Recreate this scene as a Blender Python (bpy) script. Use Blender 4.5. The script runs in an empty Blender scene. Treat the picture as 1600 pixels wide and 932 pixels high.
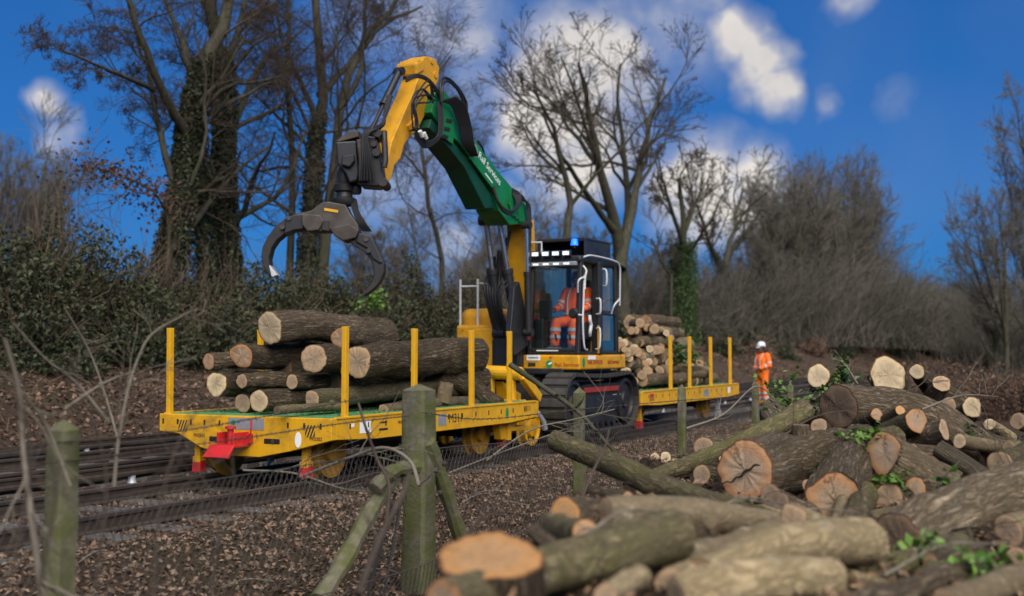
import bpy, bmesh, math, random
import numpy as np
from mathutils import Vector, Matrix

# ------------------------------------------------------------------ camera, sky, sun, exposure
S = bpy.context.scene
COL = S.collection
FPX = 1900.0                       # focal length in photograph pixels (1600 wide)
CAM = np.array([0.0, 0.0, 1.46])   # metres; z = 0 is the top of the near rails, x runs along the track
TH = math.atan(969 / FPX)          # the track runs off to the right of the view axis
PHI = math.atan(80 / FPX)
FW = np.array([math.cos(TH) * math.cos(PHI), math.sin(TH) * math.cos(PHI), math.sin(PHI)])
RT = np.array([math.sin(TH), -math.cos(TH), 0.0])
UP = np.cross(RT, FW)
cd = bpy.data.cameras.new('camera'); cam = bpy.data.objects.new('camera', cd); COL.objects.link(cam)
cd.sensor_width = 36; cd.lens = 36 * FPX / 1600; cd.clip_start = 0.05; cd.clip_end = 6000
cam.matrix_world = Matrix((( RT[0], UP[0], -FW[0], CAM[0]), (RT[1], UP[1], -FW[1], CAM[1]), (RT[2], UP[2], -FW[2], CAM[2]), (0, 0, 0, 1)))
cd.dof.use_dof = True; cd.dof.focus_distance = 12.8; cd.dof.aperture_fstop = 1.25
S.camera = cam
SUN_EL, SUN_AZ = math.radians(46), math.radians(-138)      # azimuth measured from +x towards +y
sd = np.array([math.cos(SUN_EL) * math.cos(SUN_AZ), math.cos(SUN_EL) * math.sin(SUN_AZ), math.sin(SUN_EL)])
sl = bpy.data.lights.new('sun', 'SUN'); sl.energy = 3.9; sl.angle = math.radians(70); sl.color = (1.0, 0.93, 0.82)
so = bpy.data.objects.new('sun', sl); COL.objects.link(so)
so.rotation_euler = Vector(sd).to_track_quat('Z', 'Y').to_euler(); so.location = (0, -10, 30)
S.view_settings.view_transform = 'Standard'; S.view_settings.look = 'None'
S.view_settings.exposure = 0.55; S.view_settings.gamma = 1.0; S.view_settings.use_curve_mapping = False
S.render.engine = 'CYCLES'
S.cycles.max_bounces = 6; S.cycles.diffuse_bounces = 2; S.cycles.glossy_bounces = 2; S.cycles.transmission_bounces = 4; S.cycles.transparent_max_bounces = 8
S.cycles.caustics_reflective = False; S.cycles.caustics_refractive = False

def ray(px, py):
    return FW * FPX + RT * (px - 800) + UP * (466 - py)
def at(px, py, d):                  # a point at depth d metres
    return CAM + ray(px, py) * (d / FPX)
def atY(px, py, Y):                 # where the line of sight meets the vertical plane y = Y
    r = ray(px, py); return CAM + r * ((Y - CAM[1]) / r[1])
def atX(px, py, X):
    r = ray(px, py); return CAM + r * ((X - CAM[0]) / r[0])

W = bpy.data.worlds.new('World'); S.world = W; W.use_nodes = True
wn, wl = W.node_tree.nodes, W.node_tree.links
wn.clear()
def N(t, **kw):
    n = wn.new(t)
    for k, v in kw.items(): setattr(n, k, v)
    return n
sky = N('ShaderNodeTexSky'); sky.sky_type = 'NISHITA'; sky.sun_disc = False
sky.sun_elevation = SUN_EL; sky.sun_rotation = math.pi / 2 - SUN_AZ
sky.air_density = 1.0; sky.dust_density = 0.0; sky.ozone_density = 3.5; sky.altitude = 100
hs = N('ShaderNodeGamma'); hs.inputs['Gamma'].default_value = 0.52          # deeper, more even blue than the raw model
wl.new(sky.outputs[0], hs.inputs['Color'])
tn = N('ShaderNodeMix', data_type='RGBA', blend_type='MULTIPLY'); tn.inputs[0].default_value = 1.0; tn.inputs[7].default_value = (0.105, 0.50, 1.25, 1)
wl.new(hs.outputs[0], tn.inputs[6])
bg1 = N('ShaderNodeBackground'); bg1.inputs['Strength'].default_value = 0.1
wl.new(tn.outputs[2], bg1.inputs['Color'])
tc = N('ShaderNodeTexCoord')
nz = N('ShaderNodeTexNoise'); nz.inputs['Scale'].default_value = 9; nz.inputs['Detail'].default_value = 4; nz.inputs['Roughness'].default_value = 0.6
wl.new(tc.outputs['Generated'], nz.inputs['Vector'])
vs = N('ShaderNodeVectorMath', operation='MULTIPLY_ADD')
vs.inputs[1].default_value = (0.07,) * 3
wl.new(nz.outputs['Color'], vs.inputs[0])
off = N('ShaderNodeVectorMath', operation='ADD'); off.inputs[1].default_value = (-0.035,) * 3
wl.new(tc.outputs['Generated'], off.inputs[0]); wl.new(off.outputs[0], vs.inputs[2])
BL = [(905,112,98,1),(862,165,84,1),(945,92,64,1),(915,215,84,.95),(970,135,50,.8),(885,280,60,.5),
      (965,25,70,.4),(1060,40,85,.42),(1100,5,60,.42),
      (1156,62,46,1),(1186,104,46,1),(1216,140,38,1),(1172,140,30,.5),
      (1300,158,22,.38),(1412,155,26,.22),(1315,-4,34,.55),
      (705,35,85,.5),(745,62,45,.55),(590,20,90,.3),
      (65,145,26,.85),(88,200,28,.55),(100,172,18,.5),
      (1098,295,82,.95),(1165,305,75,.95),(1056,278,45,.9),
      (770,150,75,.4),(712,395,50,.6),(640,280,110,.42),(812,300,34,.6)]
acc = None
for (bx_, by_, br, bw) in BL:
    d_ = ray(bx_, by_); d_ = d_ / np.linalg.norm(d_)
    dn = N('ShaderNodeVectorMath', operation='DISTANCE'); dn.inputs[1].default_value = tuple(d_)
    wl.new(vs.outputs[0], dn.inputs[0])
    mr = N('ShaderNodeMapRange')
    mr.inputs[1].default_value = br * 1.5 / FPX; mr.inputs[2].default_value = br * 0.5 / FPX
    mr.inputs[3].default_value = 0; mr.inputs[4].default_value = bw
    wl.new(dn.outputs['Value'], mr.inputs[0])
    if acc is None: acc = mr.outputs[0]
    else:
        mx = N('ShaderNodeMath', operation='MAXIMUM')
        wl.new(acc, mx.inputs[0]); wl.new(mr.outputs[0], mx.inputs[1]); acc = mx.outputs[0]
# thin fair-weather cloud everywhere else
nz2 = N('ShaderNodeTexNoise'); nz2.inputs['Scale'].default_value = 3.1; nz2.inputs['Detail'].default_value = 3
wl.new(tc.outputs['Generated'], nz2.inputs['Vector'])
thin = N('ShaderNodeMapRange'); thin.inputs[1].default_value = 0.5; thin.inputs[2].default_value = 0.85
thin.inputs[3].default_value = 0; thin.inputs[4].default_value = 0.22
wl.new(nz2.outputs[0], thin.inputs[0])
nz3 = N('ShaderNodeTexNoise'); nz3.inputs['Scale'].default_value = 26; nz3.inputs['Detail'].default_value = 3; nz3.inputs['Roughness'].default_value = 0.62
wl.new(tc.outputs['Generated'], nz3.inputs['Vector'])
ero = N('ShaderNodeMapRange'); ero.inputs[1].default_value = 0.3; ero.inputs[2].default_value = 0.62; ero.inputs[3].default_value = 0.7; ero.inputs[4].default_value = 1.25
wl.new(nz3.outputs[0], ero.inputs[0])
em = N('ShaderNodeMath', operation='MULTIPLY'); wl.new(acc, em.inputs[0]); wl.new(ero.outputs[0], em.inputs[1])
mxa = N('ShaderNodeMath', operation='MAXIMUM', use_clamp=True)
wl.new(em.outputs[0], mxa.inputs[0]); wl.new(thin.outputs[0], mxa.inputs[1])
cr = N('ShaderNodeValToRGB')
cr.color_ramp.elements[0].color = (0.24, 0.27, 0.36, 1); cr.color_ramp.elements[0].position = 0.2
cr.color_ramp.elements[1].color = (0.56, 0.525, 0.49, 1); cr.color_ramp.elements[1].position = 0.95
wl.new(mxa.outputs[0], cr.inputs[0])
shd = N('ShaderNodeMapRange'); shd.inputs[1].default_value = 0.40; shd.inputs[2].default_value = 0.62; shd.inputs[3].default_value = 0.0; shd.inputs[4].default_value = 0.34
wl.new(nz.outputs[0], shd.inputs[0])
cm = N('ShaderNodeMix', data_type='RGBA'); cm.inputs[7].default_value = (0.25, 0.26, 0.31, 1)
wl.new(shd.outputs[0], cm.inputs[0]); wl.new(cr.outputs[0], cm.inputs[6])
bg2 = N('ShaderNodeBackground'); wl.new(cm.outputs[2], bg2.inputs['Color']); bg2.inputs['Strength'].default_value = 1.0
ms = N('ShaderNodeMixShader'); wo = N('ShaderNodeOutputWorld')
wl.new(mxa.outputs[0], ms.inputs[0]); wl.new(bg1.outputs[0], ms.inputs[1]); wl.new(bg2.outputs[0], ms.inputs[2])
wl.new(ms.outputs[0], wo.inputs['Surface'])

# ------------------------------------------------------------------ mesh helpers
ORG = {}
def nrm(v):
    v = np.asarray(v, float); return v / (np.linalg.norm(v) + 1e-12)
def tag(o, label=None, cat=None, group=None, kind=None):
    if label: o['label'] = label
    if cat: o['category'] = cat
    if group: o['group'] = group
    if kind: o['kind'] = kind
    return o
def thing(name, label, cat, loc, group=None):
    o = bpy.data.objects.new(name, None); COL.objects.link(o); o.empty_display_size = 0.2
    o.location = tuple(float(c) for c in loc); ORG[o.name] = np.array(loc, float)
    return tag(o, label, cat, group)
def rawmesh(name, V, F, mats, smooth=True, fm=None, uv=None, attr=None):
    """V (n,3); F (m,k) array or list of lists"""
    V = np.asarray(V, np.float32)
    me = bpy.data.meshes.new(name)
    if isinstance(F, np.ndarray):
        m, k = F.shape
        me.vertices.add(len(V)); me.vertices.foreach_set('co', V.ravel())
        me.loops.add(m * k); me.loops.foreach_set('vertex_index', F.astype(np.int32).ravel())
        me.polygons.add(m); me.polygons.foreach_set('loop_start', np.arange(0, m * k, k, dtype=np.int32))
    else:
        me.from_pydata(V.tolist(), [], F)
    me.update(calc_edges=True)
    n = len(me.polygons)
    me.polygons.foreach_set('use_smooth', np.full(n, bool(smooth)))
    for m_ in (mats if isinstance(mats, (list, tuple)) else [mats]): me.materials.append(m_)
    if fm is not None: me.polygons.foreach_set('material_index', np.asarray(fm, np.int32))
    if uv is not None:
        l = me.uv_layers.new(name='UVMap'); li = np.zeros(len(me.loops), np.int32); me.loops.foreach_get('vertex_index', li)
        l.data.foreach_set('uv', np.asarray(uv, np.float32)[li].ravel())
    if attr is not None:
        for nm, a in attr.items():
            t = 'FLOAT_VECTOR' if a.ndim == 2 else 'FLOAT'
            at_ = me.attributes.new(nm, t, 'POINT')
            at_.data.foreach_set('vector' if a.ndim == 2 else 'value', np.asarray(a, np.float32).ravel())
    me.validate(); me.update()
    return me
def mk(name, V, F, mat, parent=None, smooth=False, org=None, **kw):
    """links ONE mesh object built from world-space vertices"""
    V = np.asarray(V, float)
    if parent is not None: o0 = ORG[parent.name]
    else: o0 = np.array(org if org is not None else [V[:, 0].mean(), V[:, 1].mean(), V[:, 2].min()], float)
    me = rawmesh(name, V - o0, F, mat, smooth, **kw)
    o = bpy.data.objects.new(name, me); COL.objects.link(o)
    if parent is not None: o.parent = parent
    else: o.location = tuple(o0)
    ORG[o.name] = o0
    return o
def inst(src, parent=None, loc=None, rot=None, name=None, scale=None):
    o = src.copy(); COL.objects.link(o)
    if name: o.name = name
    o.parent = parent
    if loc is not None:
        o0 = ORG[parent.name] if parent is not None else np.zeros(3)
        o.location = tuple(np.asarray(loc, float) - o0)
    if rot is not None: o.rotation_euler = rot
    if scale is not None: o.scale = scale
    ORG[o.name] = ORG[parent.name] if parent is not None else np.array(loc if loc is not None else (0, 0, 0), float)
    return o
def copy_tree(o, parent=None):
    c = o.copy(); COL.objects.link(c); c.parent = parent
    for ch in list(o.children): copy_tree(ch, c)
    return c
def bevel(o, w=0.01, seg=2):
    m = o.modifiers.new('bevel', 'BEVEL'); m.width = w; m.segments = seg; m.limit_method = 'ANGLE'; m.angle_limit = math.radians(40)
    return o

class MB:
    """collects closed shapes in world space and builds them as one mesh"""
    def __init__(s): s.V = []; s.F = []; s.n = 0
    def add(s, V, F):
        V = np.asarray(V, float); s.V.append(V)
        s.F += [[i + s.n for i in f] for f in F]; s.n += len(V); return s
    def box(s, x0, x1, y0, y1, z0, z1, M=None):
        V = np.array([(x, y, z) for x in (x0, x1) for y in (y0, y1) for z in (z0, z1)], float)
        if M is not None: V = V @ np.asarray(M[:3, :3]).T + np.asarray(M[:3, 3])
        return s.add(V, [(0,1,3,2),(4,6,7,5),(0,4,5,1),(2,3,7,6),(0,2,6,4),(1,5,7,3)])
    def beam(s, a, b, w, h, up=(0,0,1)):
        a = np.asarray(a, float); b = np.asarray(b, float); t = nrm(b - a)
        u = np.asarray(up, float)
        if abs(np.dot(u, t)) > .95: u = np.array([1., 0, 0])
        p = nrm(np.cross(t, u)); q = np.cross(p, t)
        V = [c + p * i * w / 2 + q * j * h / 2 for c in (a, b) for i in (-1, 1) for j in (-1, 1)]
        return s.add(V, [(0,1,3,2),(4,6,7,5),(0,4,5,1),(2,3,7,6),(0,2,6,4),(1,5,7,3)])
    def prism(s, poly, ext):
        """poly: list of 3d points (planar), ext: extrusion vector"""
        P = np.asarray(poly, float); n = len(P); e = np.asarray(ext, float)
        V = np.vstack([P, P + e])
        F = [tuple(range(n))[::-1], tuple(range(n, 2 * n))] + [(i, (i + 1) % n, n + (i + 1) % n, n + i) for i in range(n)]
        return s.add(V, F)
    def tube(s, pts, r, sides=10, caps=True):
        pts = np.asarray(pts, float); K = len(pts)
        r = np.full(K, r) if np.isscalar(r) else np.asarray(r, float)
        T, A, B = frames(pts)
        a = np.arange(sides) * 2 * math.pi / sides
        V = pts[:, None] + r[:, None, None] * (np.cos(a)[None, :, None] * A[:, None] + np.sin(a)[None, :, None] * B[:, None])
        F = [(k * sides + j, k * sides + (j + 1) % sides, (k + 1) * sides + (j + 1) % sides, (k + 1) * sides + j) for k in range(K - 1) for j in range(sides)]
        if caps: F += [tuple(range(sides))[::-1], tuple((K - 1) * sides + j for j in range(sides))]
        return s.add(V.reshape(-1, 3), F)
    def cyl(s, a, b, r, sides=20): return s.tube([a, b], r, sides)
    def lathe(s, c, axis, prof, sides=24):
        """prof: list of (radius, offset along axis); closed at both ends"""
        axis = nrm(axis); pts = np.array([np.asarray(c, float) + axis * h for r, h in prof])
        ref = np.array([0, 0, 1.]) if abs(axis[2]) < .9 else np.array([1., 0, 0])
        A = nrm(np.cross(axis, ref)); B = np.cross(axis, A)
        a = np.arange(sides) * 2 * math.pi / sides
        V = np.vstack([p + r * (np.cos(a)[:, None] * A + np.sin(a)[:, None] * B) for p, (r, h) in zip(pts, prof)])
        K = len(prof)
        F = [(k * sides + j, k * sides + (j + 1) % sides, (k + 1) * sides + (j + 1) % sides, (k + 1) * sides + j) for k in range(K - 1) for j in range(sides)]
        F += [tuple(range(sides))[::-1], tuple((K - 1) * sides + j for j in range(sides))]
        return s.add(V, F)
    def ell(s, c, r, R=None, nu=14, nv=9):
        V = []; 
        for i in range(nv + 1):
            ph = math.pi * i / nv
            for j in range(nu):
                t = 2 * math.pi * j / nu; V.append((math.sin(ph) * math.cos(t) * r[0], math.sin(ph) * math.sin(t) * r[1], math.cos(ph) * r[2]))
        V = np.array(V)
        if R is not None: V = V @ np.asarray(R).T
        F = [(i * nu + j, (i + 1) * nu + j, (i + 1) * nu + (j + 1) % nu, i * nu + (j + 1) % nu) for i in range(nv) for j in range(nu)]
        return s.add(V + np.asarray(c, float), F)
    def build(s, name, mat, parent=None, smooth=False, bev=0, org=None, fix=True):
        V = np.vstack(s.V)
        o = mk(name, V, [list(f) for f in s.F], mat, parent, smooth, org)
        if fix:
            bm = bmesh.new(); bm.from_mesh(o.data); bmesh.ops.recalc_face_normals(bm, faces=bm.faces); bm.to_mesh(o.data); bm.free()
            if smooth: o.data.polygons.foreach_set('use_smooth', np.full(len(o.data.polygons), True))
        if bev: bevel(o, bev)
        if smooth:
            try: o.data.set_sharp_from_angle(angle=math.radians(38))
            except Exception: pass
        return o
def frames(pts):
    K = len(pts); T = np.gradient(pts, axis=0); T /= np.linalg.norm(T, axis=1)[:, None] + 1e-12
    ref = np.array([0, 0, 1.]) if abs(T[0][2]) < .85 else np.array([1., 0, 0])
    A = np.zeros_like(T); A[0] = nrm(np.cross(T[0], ref))
    for k in range(1, K):
        v = A[k - 1] - T[k] * np.dot(A[k - 1], T[k]); A[k] = nrm(v)
    return T, A, np.cross(T, A)
def smooth_path(P, n):
    """Catmull-Rom resample"""
    P = np.asarray(P, float); m = len(P)
    d = np.r_[0, np.cumsum(np.linalg.norm(np.diff(P, axis=0), axis=1))]
    Q = np.vstack([2 * P[0] - P[1], P, 2 * P[-1] - P[-2]])
    out = []
    for s_ in np.linspace(0, d[-1], n):
        i = min(max(np.searchsorted(d, s_, 'right') - 1, 0), m - 2); t = (s_ - d[i]) / max(d[i + 1] - d[i], 1e-9)
        p0, p1, p2, p3 = Q[i], Q[i + 1], Q[i + 2], Q[i + 3]
        out.append(0.5 * (2 * p1 + (p2 - p0) * t + (2 * p0 - 5 * p1 + 4 * p2 - p3) * t * t + (3 * p1 - p0 - 3 * p2 + p3) * t ** 3))
    return np.array(out)
def tubes(P, R, S_=3):
    """P (n,K,3), R (n,K) -> V, F of open tubes, all at once"""
    P = np.asarray(P, float); n, K, _ = P.shape
    T = np.gradient(P, axis=1); T /= np.linalg.norm(T, axis=2, keepdims=True) + 1e-12
    m = np.abs(T.mean(axis=1)); ref = np.eye(3)[np.argmin(m, axis=1)]
    A = np.cross(T, ref[:, None, :]); A /= np.linalg.norm(A, axis=2, keepdims=True) + 1e-12
    B = np.cross(T, A); a = np.arange(S_) * 2 * math.pi / S_
    V = P[:, :, None] + np.asarray(R)[:, :, None, None] * (np.cos(a)[:, None] * A[:, :, None] + np.sin(a)[:, None] * B[:, :, None])
    idx = np.arange(n * K * S_).reshape(n, K, S_)
    F = np.stack([idx[:, :-1], np.roll(idx[:, :-1], -1, 2), np.roll(idx[:, 1:], -1, 2), idx[:, 1:]], -1).reshape(-1, 4)
    return V.reshape(-1, 3), F
def cat(parts):
    Vs, Fs, n = [], [], 0
    for V, F in parts: Vs.append(V); Fs.append(F + n); n += len(V)
    return np.vstack(Vs), np.vstack(Fs)
def leaves(P, size, rng, flat=0.0, asp=0.55):
    """rhombic leaf per point"""
    n = len(P); nr = rng.normal(size=(n, 3)); nr[:, 2] = np.abs(nr[:, 2]) + flat * 3; nr /= np.linalg.norm(nr, axis=1)[:, None]
    a = rng.normal(size=(n, 3)); a -= nr * (a * nr).sum(1)[:, None]; a /= np.linalg.norm(a, axis=1)[:, None]; b = np.cross(nr, a)
    s_ = (size * rng.uniform(.6, 1.35, n))[:, None]
    V = np.stack([P - a * s_, P + b * s_ * asp + nr * s_ * .18, P + a * s_, P - b * s_ * asp + nr * s_ * .18], 1).reshape(-1, 3)
    return V, np.arange(4 * n).reshape(n, 4)
# value noise
_pt = np.random.default_rng(5).random((64, 64, 64))
def vn3(x, y, z):
    x, y, z = np.broadcast_arrays(np.asarray(x, float), np.asarray(y, float), np.asarray(z, float))
    xi, yi, zi = np.floor(x).astype(int), np.floor(y).astype(int), np.floor(z).astype(int)
    f = lambda t: t * t * (3 - 2 * t)
    u, v, w = f(x - xi), f(y - yi), f(z - zi); r = 0
    for dx in (0, 1):
        for dy in (0, 1):
            for dz in (0, 1):
                r = r + (u if dx else 1 - u) * (v if dy else 1 - v) * (w if dz else 1 - w) * _pt[(xi + dx) % 64, (yi + dy) % 64, (zi + dz) % 64]
    return r * 2 - 1
def fbm(x, y, z=0.0, o=4):
    r, a = 0, 1.0
    for i in range(o): r = r + a * vn3(np.asarray(x) * 2 ** i + 17 * i, np.asarray(y) * 2 ** i + 5 * i, np.asarray(z) * 2 ** i); a *= .5
    return r
# ------------------------------------------------------------------ materials
class NT:
    def __init__(s, name):
        s.m = bpy.data.materials.new(name); s.m.use_nodes = True; s.t = s.m.node_tree; s.t.nodes.clear()
        s.o = s.n('ShaderNodeOutputMaterial'); s.b = s.n('ShaderNodeBsdfPrincipled'); s.l(s.b.outputs[0], s.o.inputs['Surface'])
    def n(s, t, **kw):
        x = s.t.nodes.new(t)
        for k, v in kw.items(): setattr(x, k, v)
        return x
    def l(s, a, b): s.t.links.new(a, b)
    def coord(s, out='Object', sc=(1, 1, 1), attr=None):
        if attr:
            c = s.n('ShaderNodeAttribute'); c.attribute_name = attr; o = c.outputs['Vector']
        else: o = s.n('ShaderNodeTexCoord').outputs[out]
        m = s.n('ShaderNodeVectorMath', operation='MULTIPLY'); m.inputs[1].default_value = sc; s.l(o, m.inputs[0]); return m.outputs[0]
    def shift(s, v):                      # a different pattern on every object
        oi = s.n('ShaderNodeObjectInfo'); m = s.n('ShaderNodeVectorMath', operation='MULTIPLY_ADD')
        m.inputs[1].default_value = (37, 21, 53); s.l(oi.outputs['Random'], m.inputs[0]); s.l(v, m.inputs[2]); return m.outputs[0]
    def noise(s, v, sc, det=4, ro=.55, dist=0):
        x = s.n('ShaderNodeTexNoise'); x.inputs['Scale'].default_value = sc; x.inputs['Detail'].default_value = det
        x.inputs['Roughness'].default_value = ro; x.inputs['Distortion'].default_value = dist; s.l(v, x.inputs['Vector']); return x.outputs[0]
    def ramp(s, f, stops):
        r = s.n('ShaderNodeValToRGB'); e = r.color_ramp.elements
        while len(e) < len(stops): e.new(.5)
        for i, (p, c) in enumerate(stops): e[i].position = p; e[i].color = (*c, 1) if not np.isscalar(c) else (c, c, c, 1)
        s.l(f, r.inputs[0]); return r.outputs[0]
    def mix(s, f, a, b, bt='MIX'):
        x = s.n('ShaderNodeMix', data_type='RGBA', blend_type=bt)
        for k, v in ((0, f), (6, a), (7, b)):
            if hasattr(v, 'is_output'): s.l(v, x.inputs[k])
            elif k == 0: x.inputs[0].default_value = v
            else: x.inputs[k].default_value = (*v, 1)
        return x.outputs[2]
    def math(s, op, a, b=None, clamp=False):
        x = s.n('ShaderNodeMath', operation=op, use_clamp=clamp)
        for k, v in ((0, a), (1, b)):
            if v is None: continue
            if hasattr(v, 'is_output'): s.l(v, x.inputs[k])
            else: x.inputs[k].default_value = v
        return x.outputs[0]
    def bump(s, h, st, dist=.01):
        x = s.n('ShaderNodeBump'); x.inputs['Strength'].default_value = st; x.inputs['Distance'].default_value = dist
        s.l(h, x.inputs['Height']); s.l(x.outputs[0], s.b.inputs['Normal'])
    def set(s, **kw):
        for k, v in kw.items():
            k = {'col': 'Base Color', 'rough': 'Roughness', 'metal': 'Metallic', 'spec': 'Specular IOR Level', 'coat': 'Coat Weight'}[k]
            if hasattr(v, 'is_output'): s.l(v, s.b.inputs[k])
            else: s.b.inputs[k].default_value = (*v, 1) if not np.isscalar(v) else v
        return s
    def objvar(s, c, lo=.75, hi=1.2):
        oi = s.n('ShaderNodeObjectInfo'); r = s.n('ShaderNodeMapRange'); r.inputs[3].default_value = lo; r.inputs[4].default_value = hi
        s.l(oi.outputs['Random'], r.inputs[0]); h = s.n('ShaderNodeHueSaturation'); s.l(r.outputs[0], h.inputs['Value']); s.l(c, h.inputs['Color']); return h.outputs[0]
M = {}
def pm(name, col, rough=.5, metal=0.0, var=.12, sc=5, dirt=0.0, dcol=(.09, .065, .045), bump=0.0, spec=.4, dsc=3, ov=None):
    """painted / plain surface with uneven colour, grime and fine relief"""
    t = NT(name); v = t.coord('Object'); c = np.array(col)
    n1 = t.noise(v, sc, 5, .6)
    k = t.ramp(n1, [(.3, tuple(c * (1 - var))), (.7, tuple(np.minimum(c * (1 + var), 1)))])
    rr = t.ramp(n1, [(.3, min(rough * 1.15, 1)), (.7, rough * .85)])
    if dirt:
        d = t.ramp(t.noise(v, dsc, 8, .72, .4), [(.62 - dirt * .35, 0.0), (.74 - dirt * .1, min(1, .45 + dirt * .5))])
        k = t.mix(d, k, dcol); rr = t.mix(d, rr, (.85, .85, .85))
    if ov: k = t.objvar(k, *ov)
    t.set(col=k, rough=rr, metal=metal, spec=spec)
    if bump: t.bump(t.noise(v, sc * 6, 5, .65), bump, .01)
    M[name] = t.m; return t.m
pm('yellow', (.64, .335, .010), .45, dirt=.3, dcol=(.16, .09, .03), bump=.05)
pm('yellow_machine', (.60, .29, .010), .42, dirt=.32, dcol=(.13, .075, .03), bump=.04)
pm('wheel_yellow', (.42, .22, .018), .6, dirt=.5, dcol=(.11, .06, .03), bump=.2)
pm('green_paint', (.006, .17, .042), .4, dirt=.3, dcol=(.03, .05, .02), bump=.05)
pm('green_shaded', (.004, .055, .025), .45, dirt=.2, dcol=(.03, .035, .02), bump=.05)  # darkened copy of the boom green: underside shade put into the colour
pm('deck_green', (.075, .28, .10), .75, dirt=.5, dcol=(.06, .06, .035), bump=.2)
pm('red_paint', (.50, .018, .02), .45, dirt=.2, bump=.05)
pm('red_dull', (.30, .03, .02), .6, dirt=.25)
pm('black_paint', (.017, .018, .020), .42, var=.3, dirt=.18, dcol=(.05, .042, .032), bump=.06)
pm('black_steel', (.022, .021, .022), .5, metal=.25, var=.4, dirt=.35, dcol=(.055, .043, .032), bump=.15)
pm('grapple_grey', (.060, .050, .042), .55, metal=.2, var=.4, dirt=.5, dcol=(.028, .022, .018), bump=.2)
pm('shoe_steel', (.055, .053, .050), .55, metal=.35, var=.4, dirt=.55, dcol=(.035, .028, .022), bump=.3)
pm('rubber', (.012, .012, .013), .55, var=.3, bump=.05)
pm('chrome', (.55, .56, .58), .22, metal=1.0, var=.1, dirt=.1)
pm('pale_metal', (.50, .51, .52), .45, metal=.3, var=.1, dirt=.12)
pm('grey_plate', (.22, .23, .25), .5, var=.15, dirt=.1)
pm('white_paint', (.56, .57, .57), .45, var=.06, dirt=.12)
pm('white_print', (.78, .79, .80), .5, var=.04)
pm('ink', (.03, .02, .018), .6, var=.2)
pm('logo_green', (.01, .22, .06), .5)
pm('dark_hole', (.012, .010, .008), .9)
pm('seat_fabric', (.02, .02, .024), .8, bump=.2, sc=20)
pm('hivis', (.80, .115, .012), .75, var=.16, sc=9, dirt=.16, dcol=(.25, .05, .015), bump=.25)
pm('hivis_worker', (.90, .16, .010), .75, var=.16, sc=9, dirt=.1, dcol=(.4, .08, .015), bump=.25)
pm('reflective', (.42, .42, .44), .4, var=.1)
pm('skin', (.10, .055, .04), .55, var=.1, sc=12)
pm('skin_pale', (.42, .24, .17), .55, var=.1, sc=12)
pm('hair_dark', (.018, .014, .012), .7, var=.3, sc=40, bump=.4)
pm('boot', (.03, .024, .018), .7, var=.3, dirt=.4)
pm('glove', (.04, .04, .042), .8, var=.2)
pm('helmet', (.74, .76, .76), .35, var=.04, dirt=.08)
pm('rail_side', (.040, .028, .021), .75, var=.35, sc=9, dirt=.3, dcol=(.04, .028, .02), bump=.2)
pm('rail_top', (.22, .21, .20), .35, metal=.8, var=.25, sc=4, dirt=.4, dcol=(.12, .07, .045))
pm('sleeper', (.085, .078, .070), .9, var=.35, sc=6, dirt=.4, bump=.4)
pm('cable_black', (.016, .015, .015), .6, var=.3, dirt=.25)
pm('wire_steel', (.085, .070, .055), .6, metal=.3, var=.3, dirt=.4, dcol=(.06, .03, .015))
pm('wire_grey', (.095, .085, .075), .5, metal=.4, var=.3, dirt=.3)
def glass(name, tint, gl=.12, rough=.03):
    t = NT(name); tr = t.n('ShaderNodeBsdfTransparent'); tr.inputs[0].default_value = (*tint, 1)
    g = t.n('ShaderNodeBsdfGlossy'); g.inputs['Roughness'].default_value = rough; g.inputs[0].default_value = (1, 1, 1, 1)
    lw = t.n('ShaderNodeFresnel'); lw.inputs[0].default_value = 1.45
    f = t.math('ADD', t.math('MULTIPLY', lw.outputs[0], .55), gl, True)
    x = t.n('ShaderNodeMixShader'); t.l(f, x.inputs[0]); t.l(tr.outputs[0], x.inputs[1]); t.l(g.outputs[0], x.inputs[2]); t.l(x.outputs[0], t.o.inputs['Surface'])
    M[name] = t.m
glass('cab_glass', (.90, .95, .93), .01)
def emit(name, col, st):
    t = NT(name); t.set(col=col, rough=.3); t.b.inputs['Emission Color'].default_value = (*col, 1); t.b.inputs['Emission Strength'].default_value = st; M[name] = t.m
emit('lamp_white', (.80, .90, 1.0), .38); emit('lamp_blue', (.01, .12, 1.0), 1.6); emit('lamp_blue_core', (.12, .45, 1.0), 6.0); emit('lamp_red', (1, .02, .03), 1.6)

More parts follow.
